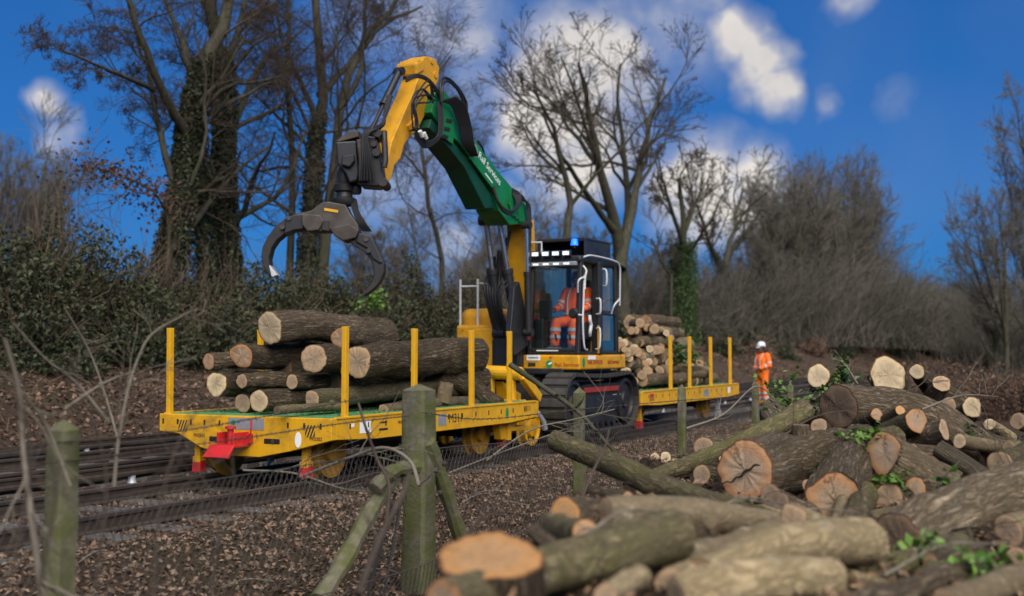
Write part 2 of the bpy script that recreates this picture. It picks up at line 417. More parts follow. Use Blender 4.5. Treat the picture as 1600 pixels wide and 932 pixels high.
def bark(name, c0, c1, c2, moss=0.0, mosscol=(.06, .075, .02), ridge=1.0, st=.8, lsc=5, asc=34, lich=0.0):
    """bark on logs; attribute bk = (x, y round the stem, z along it) in metres"""
    t = NT(name); v = t.shift(t.coord(attr='bk', sc=(asc, asc, lsc)))
    vb = t.shift(t.coord(attr='bk', sc=(1, 1, 1)))
    wv = t.noise(v, 1.0, 5, .62, .9)
    rg = t.math('ABSOLUTE', t.math('SUBTRACT', wv, .5)); rg = t.math('MULTIPLY', rg, 5.0, True)
    fine = t.noise(t.shift(t.coord(attr='bk', sc=(90, 90, 40))), 1.0, 4, .6)
    h = t.math('ADD', t.math('MULTIPLY', rg, ridge), t.math('MULTIPLY', fine, .35))
    k = t.ramp(h, [(.05, c0), (.45, c1), (.95, c2)])
    k = t.mix(t.ramp(t.noise(vb, 4, 4), [(.35, 0.0), (.7, .55)]), k, tuple(np.array(c1) * .62))
    if moss:
        k = t.mix(t.ramp(t.noise(vb, 3.2, 6, .65), [(.62 - moss * .35, 0.0), (.78 - moss * .25, min(.85, .3 + moss))]), k, mosscol)
    if lich:
        k = t.mix(t.ramp(t.noise(vb, 9, 6, .7), [(.58, 0.0), (.68, lich)]), k, (.40, .36, .27))
    k = t.objvar(k, .72, 1.25)
    t.set(col=k, rough=.92, spec=.12); t.bump(h, st, .04); M[name] = t.m
bark('bark_ridged', (.018, .013, .010), (.195, .147, .095), (.37, .295, .20), moss=.12, st=1.0)
bark('bark_tan', (.03, .022, .014), (.27, .205, .128), (.44, .355, .24), moss=.15, mosscol=(.14, .13, .05), st=1.0)
bark('bark_mossy', (.035, .029, .016), (.150, .125, .070), (.27, .225, .135), moss=.34, mosscol=(.115, .118, .036), ridge=.6, st=.6, lsc=9, asc=22)
bark('bark_smooth', (.07, .055, .035), (.20, .155, .095), (.31, .25, .16), moss=.2, mosscol=(.14, .135, .05), ridge=.35, st=.4, lsc=9, asc=14, lich=.4)
bark('bark_pale', (.13, .10, .055), (.40, .31, .175), (.54, .44, .27), moss=.2, mosscol=(.15, .125, .05), ridge=.6, st=.8, lsc=7, asc=14, lich=.7)
bark('bark_grey', (.035, .028, .02), (.20, .165, .115), (.33, .28, .20), moss=.2, ridge=.9, st=.9, lsc=4, asc=42)

def cutface(name, heart, mid, sap, rim, crack=.6):
    """sawn end; uv is the unit disc"""
    t = NT(name); uvn = t.n('ShaderNodeTexCoord').outputs['UV']
    vs_ = t.shift(t.coord('UV', (3, 3, 3)))
    dn = t.n('ShaderNodeTexNoise'); dn.inputs['Scale'].default_value = .8; dn.inputs['Detail'].default_value = 3; t.l(vs_, dn.inputs['Vector'])
    dv = t.n('ShaderNodeVectorMath', operation='MULTIPLY_ADD'); dv.inputs[1].default_value = (.34, .34, 0); t.l(dn.outputs['Color'], dv.inputs[0])
    of = t.n('ShaderNodeVectorMath', operation='ADD'); of.inputs[1].default_value = (-.17, -.17, 0); t.l(uvn, of.inputs[0]); t.l(of.outputs[0], dv.inputs[2])
    ln = t.n('ShaderNodeVectorMath', operation='LENGTH'); t.l(dv.outputs[0], ln.inputs[0]); r = ln.outputs['Value']
    ln0 = t.n('ShaderNodeVectorMath', operation='LENGTH'); t.l(uvn, ln0.inputs[0]); r0 = ln0.outputs['Value']
    k = t.ramp(r, [(.0, tuple(np.array(heart) * .9)), (.45, heart), (.62, mid), (.76, sap), (.95, sap)])
    ring = t.math('SINE', t.math('ADD', t.math('MULTIPLY', r, 62), t.math('MULTIPLY', t.noise(vs_, 1.5, 3), 9)))
    k = t.mix(t.ramp(ring, [(.2, .0), (.95, .30)]), k, tuple(np.array(mid) * .55))
    sx = t.n('ShaderNodeVectorMath', operation='MULTIPLY'); sx.inputs[1].default_value = (2.2, 40, 1); t.l(t.shift(uvn), sx.inputs[0])
    saw = t.noise(sx.outputs[0], 1.0, 3)
    k = t.mix(t.ramp(saw, [(.45, 0.0), (.75, .28)]), k, tuple(np.array(heart) * 1.25))
    k = t.mix(t.ramp(t.noise(vs_, 1.7, 6, .7), [(.5, 0.0), (.74, .55)]), k, tuple(np.array(mid) * .42))
    # radial drying cracks
    sep = t.n('ShaderNodeSeparateXYZ'); t.l(uvn, sep.inputs[0])
    ang = t.math('ARCTAN2', sep.outputs[1], sep.outputs[0]); oi = t.n('ShaderNodeObjectInfo')
    wob = t.math('MULTIPLY', t.noise(vs_, 2.2, 3), 1.0)
    a2 = t.math('ADD', t.math('MULTIPLY', ang, .5), t.math('ADD', t.math('MULTIPLY', oi.outputs['Random'], 6.28), wob))
    ck = t.math('POWER', t.math('ABSOLUTE', t.math('COSINE', a2)), 900)
    ck = t.math('MULTIPLY', ck, t.math('MULTIPLY', t.math('LESS_THAN', r0, .93), crack), True)
    k = t.mix(ck, k, (.02, .012, .008))
    k = t.mix(t.ramp(r0, [(.925, 0.0), (.955, 1.0)]), k, rim)
    k = t.objvar(k, .82, 1.15)
    t.set(col=k, rough=.85, spec=.2)
    t.bump(t.math('SUBTRACT', t.math('ADD', t.math('MULTIPLY', ring, .12), saw), t.math('MULTIPLY', ck, 4)), .35, .006); M[name] = t.m
cutface('face_orange', (.37, .265, .175), (.41, .265, .155), (.43, .225, .105), (.10, .045, .02))
cutface('face_tan', (.33, .235, .155), (.37, .25, .15), (.42, .285, .165), (.09, .055, .03))
cutface('face_pale', (.44, .345, .22), (.52, .41, .255), (.58, .45, .27), (.20, .105, .05), .35)
cutface('face_bright', (.40, .235, .115), (.43, .24, .105), (.45, .23, .085), (.18, .08, .03), .2)
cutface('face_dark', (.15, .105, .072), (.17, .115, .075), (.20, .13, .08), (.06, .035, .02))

def treebark(name, c0, c1, moss=.3):
    t = NT(name); v = t.coord('Object', (1, 1, .25)); n1 = t.noise(v, 9, 5, .65)
    k = t.ramp(n1, [(.3, c0), (.7, c1)])
    k = t.mix(t.ramp(t.noise(t.coord('Object'), 1.3, 4), [(.42, 0.0), (.7, moss)]), k, (.045, .055, .022))
    t.set(col=k, rough=.95, spec=.1); t.bump(n1, .5, .03); M[name] = t.m
treebark('trunk_bark', (.030, .027, .020), (.098, .088, .066), .55)
treebark('twig_bark', (.045, .035, .028), (.085, .066, .052), .1)
treebark('twig_far', (.105, .094, .078), (.175, .158, .132), .25)  # paler than the near twigs: distance haze put into the colour
treebark('pale_twig', (.115, .098, .076), (.22, .19, .15), .2)
treebark('dead_stalk', (.10, .065, .045), (.20, .14, .10), .1)
def leafmat(name, a, b, c, rough=.55, sc=7):
    t = NT(name); g = t.n('ShaderNodeNewGeometry'); n1 = g.outputs['Random Per Island']
    k = t.ramp(n1, [(.0, a), (.55, b), (1.0, c)])
    t.set(col=k, rough=rough, spec=.3); t.b.inputs['Transmission Weight'].default_value = 0
    M[name] = t.m
leafmat('leaf_hedge', (.018, .022, .010), (.040, .046, .020), (.078, .082, .036))
leafmat('leaf_dark', (.017, .023, .011), (.032, .040, .017), (.060, .066, .030))
leafmat('leaf_ivy', (.020, .042, .012), (.040, .080, .020), (.085, .13, .035), .4)
leafmat('leaf_fresh', (.05, .11, .015), (.10, .19, .03), (.17, .28, .05), .4)
leafmat('leaf_rust', (.055, .028, .018), (.095, .048, .030), (.075, .05, .034), .7)
leafmat('litter', (.055, .032, .019), (.145, .089, .054), (.28, .185, .12), .8)
leafmat('litter_bank', (.055, .034, .024), (.125, .078, .053), (.24, .155, .11), .8)
leafmat('wood_chip', (.16, .10, .05), (.30, .20, .11), (.45, .33, .19), .85)
leafmat('ballast_stone', (.050, .034, .024), (.105, .072, .050), (.20, .150, .112), .9)
def groundmat():
    t = NT('ground_soil'); v = t.coord('Object')
    k = t.ramp(t.noise(v, 22, 8, .7), [(.25, (.022, .015, .011)), (.5, (.070, .048, .034)), (.75, (.15, .108, .078))])
    k = t.mix(t.ramp(t.noise(v, .55, 5, .6), [(.4, 0.0), (.7, .5)]), k, (.055, .040, .026))
    k = t.mix(t.ramp(t.noise(v, .23, 6, .6), [(.52, 0.0), (.72, .5)]), k, (.045, .050, .018))
    t.set(col=k, rough=.97, spec=.1); t.bump(t.noise(v, 26, 8, .75), 1.0, .05); M['ground'] = t.m
groundmat()
def mossy_post():
    t = NT('mossy_concrete'); v = t.shift(t.coord('Object'))
    k = t.ramp(t.noise(v, 14, 6, .7), [(.3, (.085, .078, .055)), (.7, (.19, .175, .125))])
    k = t.mix(t.ramp(t.noise(v, 4, 6, .65), [(.36, 0.0), (.62, .85)]), k, (.085, .095, .026))
    t.set(col=k, rough=.95, spec=.1); t.bump(t.noise(v, 30, 6, .7), .7, .012); M['mossy'] = t.m
mossy_post()
# black and yellow hazard flash
def hazard():
    t = NT('hazard'); v = t.coord('UV'); sp = t.n('ShaderNodeSeparateXYZ'); t.l(v, sp.inputs[0])
    f = t.math('FRACT', t.math('ADD', t.math('MULTIPLY', sp.outputs[0], 3.2), t.math('MULTIPLY', sp.outputs[1], -1.3)))
    k = t.mix(t.math('GREATER_THAN', f, .5), (.55, .30, .02), (.02, .018, .015)); t.set(col=k, rough=.5); M['hazard'] = t.m
hazard()
# ------------------------------------------------------------------ logs (geometry first: the mound under the pile follows them)
TRK = 8.92          # y of the near track's centre line
TRK2 = TRK + 3.45
DECK = 0.71
def log_geo(pts, rad, seed, M_=None, ridge=.06, lobe=.11, tiltA=(0, 0), tiltB=(0, 0), n=None):
    rng = np.random.default_rng(seed); pts = np.asarray(pts, float)
    L = np.linalg.norm(np.diff(pts, axis=0), axis=1).sum(); rm = float(np.mean(rad))
    K = n or int(np.clip(L / max(rm * .22, .035), 8, 70)); P = smooth_path(pts, K)
    R = np.interp(np.linspace(0, 1, K), np.linspace(0, 1, len(rad)), rad)
    wob = np.c_[fbm(np.linspace(0, L * 1.6, K) + seed * 3.1, 0.3), fbm(np.linspace(0, L * 1.6, K) + seed * 7.7, 5.3), fbm(np.linspace(0, L * 1.6, K) + seed, 9.3)]
    P = P + wob * rm * .16
    M_ = M_ or int(np.clip(rm * 240, 16, 60)); T, A, B = frames(P)
    s_ = np.r_[0, np.cumsum(np.linalg.norm(np.diff(P, axis=0), axis=1))]
    a = np.arange(M_) * 2 * math.pi / M_; ca, sa = np.cos(a), np.sin(a)
    rr = 1 + lobe * fbm(ca[None] * 1.3 + seed * 1.7, sa[None] * 1.3 + seed, s_[:, None] * .9, 2) + .03 * fbm(ca[None] * 3 + seed, sa[None] * 3, s_[:, None] * 4)
    rr = rr + ridge * np.abs(fbm(ca[None] * rm * 26 + seed, sa[None] * rm * 26, s_[:, None] * 5, 2))
    for _ in range(int(rng.integers(3, 8))):          # knots and swellings
        k0 = rng.uniform(.08, .95) * s_[-1]; a0 = rng.uniform(0, 6.28); w_ = rng.uniform(.25, .5); dd = np.abs((a - a0 + math.pi) % (2 * math.pi) - math.pi)
        rr = rr + rng.uniform(.05, .2) * np.exp(-(dd[None] / w_) ** 2 - ((s_[:, None] - k0) / (rm * rng.uniform(.4, .9))) ** 2)
    V = P[:, None] + (R[:, None] * rr)[:, :, None] * (ca[None, :, None] * A[:, None] + sa[None, :, None] * B[:, None])
    for e, tl in ((0, tiltA), (K - 1, tiltB)):
        V[e] += T[e] * ((ca * tl[0] + sa * tl[1]) * R[e] + .015 * R[e] * rng.normal(size=M_))[:, None]
    bk = np.stack([ca[None] * R[:, None], sa[None] * R[:, None], np.broadcast_to(s_[:, None], (K, M_))], -1)
    idx = np.arange(K * M_).reshape(K, M_)
    F = np.stack([idx[:-1], np.roll(idx[:-1], -1, 1), np.roll(idx[1:], -1, 1), idx[1:]], -1).reshape(-1, 4)
    faces = []
    for e, sg in ((0, -1), (K - 1, 1)):
        ring = V[e]; c = ring.mean(0); Vf = []; uv = []
        for q in (1.0, .985, .72, .42, .15):
            dz = T[e] * sg * (.012 if q < .99 else 0.0) * R[e]
            Vf.append(c + (ring - c) * q + dz + (T[e] * sg)[None] * (R[e] * .02 * rng.normal(size=M_) * (q < .9))[:, None]); uv.append(np.c_[ca * q, sa * q])
        Vf.append((c + T[e] * sg * .012 * R[e])[None]); uv.append(np.zeros((1, 2)))
        Ff = []
        for k in range(4):
            for j in range(M_):
                q = [k * M_ + j, k * M_ + (j + 1) % M_, (k + 1) * M_ + (j + 1) % M_, (k + 1) * M_ + j]; Ff.append(q if sg > 0 else q[::-1])
        for j in range(M_):
            q = [4 * M_ + j, 4 * M_ + (j + 1) % M_, 5 * M_]; Ff.append(q if sg > 0 else q[::-1])
        faces.append((np.vstack(Vf), Ff, np.vstack(uv)))
    return V.reshape(-1, 3), F, bk.reshape(-1, 3), faces, P, R
def log(pts, rad, label, bk='bark_ridged', face='face_tan', seed=1, group=None, cat='log', faceB=None, stubs=(), name='log', **kw):
    V, F, b, faces, P, R = log_geo(pts, rad, seed, **kw)
    o = mk(name, V, F, M[bk], smooth=True, attr={'bk': b}, org=P[0]); tag(o, label, cat, group)
    for (Vf, Ff, uv), fmn in zip(faces, (face, faceB or face)):
        mk('cut_face', Vf, Ff, M[fmn], o, smooth=True, uv=uv)
    for k, (t, ang, ln, sr) in enumerate(stubs):            # sawn-off side branches
        i = int(t * (len(P) - 1)); T, A, B = frames(P)
        d = nrm(A[i] * math.cos(ang) + B[i] * math.sin(ang) + T[i] * .35)
        V2, F2, b2, f2, _, _ = log_geo([P[i] + d * R[i] * .5, P[i] + d * (R[i] + ln)], [sr * 1.25, sr], seed + 31 + k, n=6)
        s_ = mk('branch_stub', V2, F2, M[bk], o, smooth=True, attr={'bk': b2})
        mk('cut_face', f2[1][0], f2[1][1], M[face], s_, smooth=True, uv=f2[1][2])
    return o
# pile beside the fence: (path as (px, py, depth)...), radii in photo pixels at each end, bark, face, label, extras
PILE = [
 ([(1281,587,11.5),(1335,645,12.6)], (19,20), 'bark_ridged','face_pale','short log with pale round sawn end perched on the pile beside ivy leaves',{}),
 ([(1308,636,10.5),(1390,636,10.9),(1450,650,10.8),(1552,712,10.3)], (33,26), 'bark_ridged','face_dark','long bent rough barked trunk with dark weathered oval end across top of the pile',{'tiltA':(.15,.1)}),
 ([(1392,586,11.0),(1412,660,12.3)], (27,26), 'bark_ridged','face_pale','thick log with big pale oval sawn end tilted skyward on top of the pile',{'tiltA':(.45,.25)}),
 ([(1434,581,11.5),(1458,604,12.0),(1500,640,12.4)], (12,24), 'bark_ridged','face_pale','dark log with small pale round end next to the big tilted oval end',{}),
 ([(1471,598,11.4),(1447,640,11.8)], (14,15), 'bark_ridged','face_tan','stub with narrow upright sawn end behind the small pale round end',{}),
 ([(1481,635,11.0),(1506,655,12.0)], (12,13), 'bark_ridged','face_tan','small round ended log tucked against the dark pale-ended log',{}),
 ([(1518,637,10.8),(1490,672,11.5)], (16,18), 'bark_ridged','face_pale','dark log with pale oval top end at the far edge of the pile',{'tiltA':(.3,.2)}),
 ([(1434,656,9.9),(1350,690,10.6)], (20,19), 'bark_mossy','face_orange','mossy log whose tan sawn end pokes from under the long bent trunk',{}),
 ([(1406,641,10.1),(1362,668,10.5)], (8,10), 'bark_ridged','face_bright','thin log with small vivid orange end under the long bent trunk',{}),
 ([(1476,668,9.8),(1392,706,10.3)], (16,19), 'bark_ridged','face_tan','dark round log with splintered end lying below the long bent trunk',{'tiltA':(.5,.1)}),
 ([(1566,731,9.0),(1660,690,9.9)], (21,21), 'bark_mossy','face_tan','log with broad ringed tan end resting at the outer side of the pile',{}),
 ([(1458,733,9.3),(1520,748,10.0)], (20,19), 'bark_ridged','face_orange','orange ended log half buried behind the split trunk',{}),
 ([(1431,763,8.5),(1480,752,9.4)], (17,18), 'bark_ridged','face_orange','log with round orange sawn end beside a cracked ended log',{}),
 ([(1387,777,8.3),(1455,792,9.3)], (23,22), 'bark_ridged','face_tan','log with cracked oval tan end low in the pile beside the round orange end',{}),
 ([(1303,784,8.1),(1322,735,8.8),(1345,690,9.6)], (44,30), 'bark_ridged','face_orange','flared butt log with wide lopsided orange rimmed end, the widest at its base',{'tiltA':(.2,-.2),'lobe':.2}),
 ([(1162,740,8.5),(1225,728,9.2),(1305,712,10.0)], (48,46), 'bark_tan','face_orange','biggest round log of the pile with a deep curved crack across its end',{'lobe':.05}),
 ([(1098,745,9.1),(1190,757,10.0)], (15,16), 'bark_ridged','face_tan','small pale ended log beside the biggest cracked round log',{}),
 ([(1100,698,10.4),(1160,690,11.2)], (17,17), 'bark_ridged','face_tan','short round log with split tan end lying by the leaning long pole',{}),
 ([(1024,714,10.9),(1046,724,11.5)], (7,8), 'bark_ridged','face_pale','tiny pale ended log on leaf litter, half turned away',{}),
 ([(1041,714,10.7),(1080,722,11.4)], (9,9), 'bark_ridged','face_pale','small log with round cream end alone on leaf litter below the fence',{}),
 ([(1282,668,9.9),(1300,695,10.6)], (13,14), 'bark_ridged','face_tan','small tan ended log wedged behind the short upright stump',{}),
 ([(1227,693,9.9),(1262,702,10.4)], (11,12), 'bark_ridged','face_pale','little cream ended log at the foot of the short upright stump',{}),
 ([(1020,748,10.2),(1140,700,10.1),(1200,672,10.2),(1258,640,10.4)], (12,17), 'bark_mossy','face_tan','long slim mossy pole sloping up into the pile behind the biggest round log',{}),
 ([(1252,664,9.5),(1252,704,9.5)], (12,13), 'bark_ridged','face_dark','short upright stump piece standing on the pile',{}),
 ([(1384,712,8.8),(1430,738,8.8),(1486,770,8.7)], (32,30), 'bark_tan','face_orange','thick rough trunk piece with ragged orange split end in mid pile',{'tiltA':(.7,.3)}),
 ([(1466,700,9.2),(1520,735,9.0),(1566,770,8.8)], (14,17), 'bark_grey','face_tan','grey split log slanting down towards the broad ringed tan end',{}),
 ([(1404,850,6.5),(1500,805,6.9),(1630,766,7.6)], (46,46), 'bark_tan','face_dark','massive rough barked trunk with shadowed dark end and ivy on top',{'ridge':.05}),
 ([(1540,889,5.5),(1488,868,6.2)], (15,16), 'bark_pale','face_orange','slim log with small round tan end below the massive trunk',{}),
 ([(1563,914,5.2),(1520,884,5.9)], (21,22), 'bark_pale','face_orange','log with larger round tan end lowest under the massive trunk',{}),
 ([(1100,906,4.6),(1230,858,4.9),(1352,846,5.3)], (34,36), 'bark_pale','face_tan','pale smooth crooked limb arching over the front of the pile',{'lobe':.2,'stubs':[(.5,2.0,.05,.05),(.3,.6,.03,.035)]}),
 ([(1060,942,4.3),(1180,915,4.4),(1302,904,4.7)], (36,32), 'bark_pale','face_pale','pale knobbly limb lying below the crooked arching limb',{'lobe':.24,'stubs':[(.6,1.0,.03,.04)]}),
 ([(1030,888,5.1),(1110,868,5.4),(1216,836,5.9)], (30,27), 'bark_smooth','face_tan','brown smooth barked log running behind the pale arching limb',{'lobe':.16}),
 ([(866,686,8.4),(960,728,8.0),(1060,772,7.6),(1212,826,6.9)], (16,25), 'bark_mossy','face_dark','long greenish pole with gnarled cut end rising from the front of the pile',{'stubs':[(.55,1.2,.03,.03)]}),
 ([(944,806,5.7),(1060,800,5.9),(1206,822,6.3)], (24,25), 'bark_smooth','face_tan','stout pale mottled log lying under the long greenish pole',{'lobe':.16,'stubs':[(.5,.5,.03,.04)]}),
 ([(690,938,3.9),(860,894,4.4),(1052,838,4.9)], (36,40), 'bark_mossy','face_orange','thick olive green log slanting across the front of the pile',{'lobe':.04}),
 ([(762,876,4.15),(768,985,4.22)], (80,72), 'bark_ridged','face_bright','thick log with broad orange brown sawn end tipped up at the fence',{}),
 ([(880,806,5.6),(1000,806,6.4)], (26,26), 'bark_ridged','face_bright','log with glowing yellow orange end behind the olive green log',{}),
 ([(916,838,5.0),(862,822,5.7)], (23,24), 'bark_mossy','face_orange','short olive log with orange end above the olive green slanting log',{}),
 ([(833,829,5.2),(880,872,4.9)], (12,15), 'bark_ridged','face_pale','thin dark log with small cream end near the tipped up orange end',{}),
 ([(1046,916,4.5),(1120,888,5.0)], (27,27), 'bark_pale','face_tan','blunt pale log end between the olive green log and the knobbly limb',{}),
 ([(945,929,3.95),(1000,900,4.4)], (18,19), 'bark_pale','face_tan','small pale log at the foot of the olive green log',{}),
 ([(1238,812,5.9),(1330,852,6.3)], (27,29), 'bark_pale','face_tan','blunt pale limb rising behind the crooked arching limb',{'lobe':.2}),
 ([(1300,896,5.3),(1420,884,5.7)], (23,22), 'bark_mossy','face_tan','short mossy log lying between the pale limbs and the massive trunk',{}),
 ([(1326,700,9.6),(1400,690,9.9)], (20,22), 'bark_mossy','face_orange','green barked log under ivy leaves in the middle of the pile',{}),
 ([(1545,664,10.6),(1580,685,10.9)], (9,9), 'bark_pale','face_pale','stripped near white branch piece at the far edge of the pile',{}),
 ([(1540,690,10.4),(1640,720,10.6)], (14,15), 'bark_ridged','face_tan','brown log behind the broad ringed tan end',{}),
 ([(1620,742,8.5),(1500,790,8.3)], (18,18), 'bark_mossy','face_tan','mossy log lying on the near side of the grey split log',{}),
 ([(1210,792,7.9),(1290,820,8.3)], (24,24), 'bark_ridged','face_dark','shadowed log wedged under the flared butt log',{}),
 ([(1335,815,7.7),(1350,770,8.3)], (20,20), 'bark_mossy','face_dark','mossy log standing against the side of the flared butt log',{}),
 ([(1205,640,12.0),(1232,672,11.6)], (20,22), 'bark_grey','face_tan','grey stump-like log with tan top by the standing worker',{'tiltA':(.5,.3)}),
 ([(1170,680,11.2),(1240,665,11.4)], (16,16), 'bark_ridged','face_orange','orange ended log under the slim mossy pole',{}),
 ([(1480,945,4.6),(1600,905,5.0),(1700,880,5.4)], (24,22), 'bark_smooth','face_tan','brown smooth log at the foot of the massive trunk',{}),
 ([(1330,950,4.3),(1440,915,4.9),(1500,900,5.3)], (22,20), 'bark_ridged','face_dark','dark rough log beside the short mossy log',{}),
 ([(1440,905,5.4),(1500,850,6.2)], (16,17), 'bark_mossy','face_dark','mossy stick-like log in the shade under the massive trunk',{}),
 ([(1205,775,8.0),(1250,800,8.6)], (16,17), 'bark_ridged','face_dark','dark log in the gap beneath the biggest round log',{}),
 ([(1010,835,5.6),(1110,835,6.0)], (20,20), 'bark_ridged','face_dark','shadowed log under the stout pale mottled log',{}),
 ([(1580,830,6.4),(1680,815,6.8)], (26,26), 'bark_smooth','face_tan','smooth brown log against the flank of the massive trunk',{}),
 ([(1182, 800, 7.6),(1240, 815, 8.0)], (13,13), 'bark_pale','face_tan','small pale log piece below the biggest cracked round log',{}),
 ([(1362, 838, 7.2),(1330, 868, 6.9)], (15,15), 'bark_mossy','face_dark','small mossy log piece between flared butt log and massive trunk',{}),
 ([(1370, 650, 10.3),(1330, 668, 10.7)], (10,10), 'bark_ridged','face_orange','small rough brown log piece under the dark weathered oval end',{}),
 ([(1425, 705, 9.5),(1490, 715, 9.8)], (13,13), 'bark_ridged','face_tan','small rough brown log piece above the half buried orange ended log',{}),
 ([(1500, 690, 9.9),(1560, 700, 10.3)], (11,11), 'bark_smooth','face_pale','small smooth brown log piece on the far flank beside the grey split log',{}),
 ([(1528, 765, 8.6),(1590, 748, 9.0)], (14,14), 'bark_ridged','face_tan','small rough brown log piece below the broad ringed tan end',{}),
 ([(1488, 800, 8.0),(1420, 812, 7.8)], (15,15), 'bark_ridged','face_dark','small rough brown log piece in the hollow above the massive trunk',{}),
 ([(1345, 845, 6.7),(1290, 836, 6.9)], (16,16), 'bark_pale','face_orange','small pale log piece against the shadowed dark end',{}),
 ([(1262, 760, 8.5),(1215, 770, 8.8)], (10,10), 'bark_ridged','face_tan','small rough brown log piece between the biggest log and flared butt log',{}),
 ([(1145, 690, 10.7),(1215, 668, 11.0)], (11,11), 'bark_mossy','face_orange','small mossy log piece tucked along the slim mossy pole',{}),
 ([(1240, 650, 10.9),(1290, 655, 11.3)], (12,12), 'bark_ridged','face_tan','small rough brown log piece beneath the perched short log',{}),
 ([(1338, 614, 11.4),(1390, 625, 11.8)], (12,12), 'bark_mossy','face_pale','small mossy log piece between the perched log and the big tilted oval end',{}),
 ([(1590, 660, 10.9),(1640, 672, 11.2)], (13,13), 'bark_ridged','face_tan','small rough brown log piece beyond the stripped near white piece',{}),
 ([(1575, 700, 10.0),(1640, 705, 10.3)], (12,12), 'bark_mossy','face_tan','small mossy log piece behind the broad ringed tan end log',{}),
 ([(1080, 775, 8.4),(1000, 790, 8.0)], (9,9), 'bark_smooth','face_tan','small smooth brown log piece beside the long greenish pole',{}),
 ([(980, 778, 6.8),(920, 768, 7.2)], (10,10), 'bark_ridged','face_orange','small rough brown log piece beneath the long greenish pole',{}),
 ([(1180, 870, 5.0),(1260, 880, 5.3)], (16,16), 'bark_pale','face_tan','small pale log piece in the gap between the pale limbs',{}),
 ([(1390, 925, 4.9),(1330, 905, 5.1)], (12,12), 'bark_pale','face_orange','small pale log piece in front of the dark rough log',{}),
 ([(1130, 720, 10.0),(1090, 735, 10.2)], (9,9), 'bark_ridged','face_pale','small rough brown log piece behind the small pale ended log',{}),
 ([(1415, 800, 7.9),(1360, 812, 7.8)], (12,12), 'bark_mossy','face_orange','small mossy log piece below the cracked oval tan end',{}),
 ([(790, 925, 4.0),(850, 905, 4.3)], (16,16), 'bark_smooth','face_orange','small smooth brown log piece beside the tipped up orange brown end',{}),
 ([(870, 860, 4.8),(930, 870, 4.9)], (12,12), 'bark_ridged','face_tan','small rough brown log piece behind the olive slanting log',{}),
 ([(1455, 880, 5.6),(1520, 860, 6.1)], (12,12), 'bark_ridged','face_orange','little rough brown log piece just under the massive trunk',{}),
 ([(1500, 925, 4.8),(1560, 935, 5.0)], (14,14), 'bark_pale','face_tan','little pale log piece near the brown smooth log',{}),
 ([(1590, 870, 5.8),(1650, 850, 6.2)], (17,17), 'bark_ridged','face_tan','little rough brown log piece next to the smooth brown log',{}),
 ([(1430, 940, 4.5),(1380, 965, 4.4)], (13,13), 'bark_smooth','face_orange','little smooth brown log piece before the dark rough log',{}),
 ([(1260, 925, 4.6),(1330, 935, 4.8)], (13,13), 'bark_ridged','face_tan','little rough brown log piece below the pale knobbly limb',{}),
 ([(1590, 930, 4.9),(1650, 915, 5.1)], (15,15), 'bark_mossy','face_orange','little mossy log piece beside the larger round tan end',{}),
 ([(1480, 845, 6.3),(1420, 868, 6.1)], (9,9), 'bark_smooth','face_pale','little smooth brown log piece against the massive trunk bark',{}),
 ([(1150, 850, 5.6),(1090, 862, 5.4)], (10,10), 'bark_ridged','face_orange','little rough brown log piece on the brown smooth barked log',{}),
 ([(1005, 870, 4.9),(960, 885, 4.7)], (9,9), 'bark_mossy','face_pale','little mossy log piece on the olive slanting log',{}),
 ([(1320, 770, 8.2),(1300, 830, 7.6)], (9,9), 'bark_smooth','face_tan','little smooth brown log piece propped on the flared butt log',{}),
]
G_PILE = 'cut logs heaped beside the fence'
LOWPTS = []
for i, (pp, rr, bkn, fc, lb, kw) in enumerate(PILE):
    pts = np.array([at(*q) for q in pp]); ds = [q[2] for q in pp]
    rad = [rr[0] * ds[0] / FPX, rr[1] * ds[-1] / FPX]
    log(pts, rad, lb, bkn, fc, seed=100 + i, group=G_PILE, **kw)
    for t in np.linspace(.62 if 'pole' in lb and 'behind' not in lb else 0, 1, 9):
        k = t * (len(pts) - 1); j = min(int(k), len(pts) - 2); p = pts[j] + (pts[j + 1] - pts[j]) * (k - j)
        LOWPTS.append((p[0], p[1], p[2] - .75 * (rad[0] + (rad[1] - rad[0]) * t)))
LOWPTS = np.array(LOWPTS)

# ------------------------------------------------------------------ ground
def base_h(x, y):
    h = np.interp(y, [-400, -20, 0, 5.4, 6.0, 6.9, 7.4, 10.6, 11.1, 13.7, 14.3, 14.9, 15.6, 18.6, 22, 40, 90, 600],
                     [-1.0, -.6, -.42, -.44, -.42, -.22, -.17, -.17, -.2, -.18, -.30, -.36, -.05, 1.15, 1.7, 2.0, 2.2, 3.0])
    amp = np.interp(y, [-20, 5, 6.5, 7.2, 14, 15, 17, 30], [.10, .07, .04, .008, .01, .06, .16, .25])
    return h + amp * fbm(x * .7, y * .7, 0, 4)
def ground_h(x, y):
    x = np.asarray(x, float); y = np.asarray(y, float); h = base_h(x, y)
    e = np.full(h.shape, 9.0)
    for (a, b, c) in LOWPTS:
        d = np.hypot(x - a, y - b); e = np.minimum(e, c + np.maximum(d - .1, 0) * .8)
    dn = np.full(h.shape, 9.0)
    for (a, b, c) in LOWPTS: dn = np.minimum(dn, np.hypot(x - a, y - b))
    mound = np.minimum(e - .02 + .05 * fbm(x * 3, y * 3, 2.0, 3), h + np.clip(1.3 - dn * 2.3, 0, 2.0))
    return np.maximum(h, mound)
def axis(lo, a, b, hi, st, g=1.25):
    c = list(np.arange(a, b, st)); s_ = st; v = b
    while v < hi: c.append(v); s_ *= g; v += s_
    s_ = st; v = a - st; left = []
    while v > lo: left.append(v); s_ *= g; v -= s_
    return np.array(left[::-1] + c)
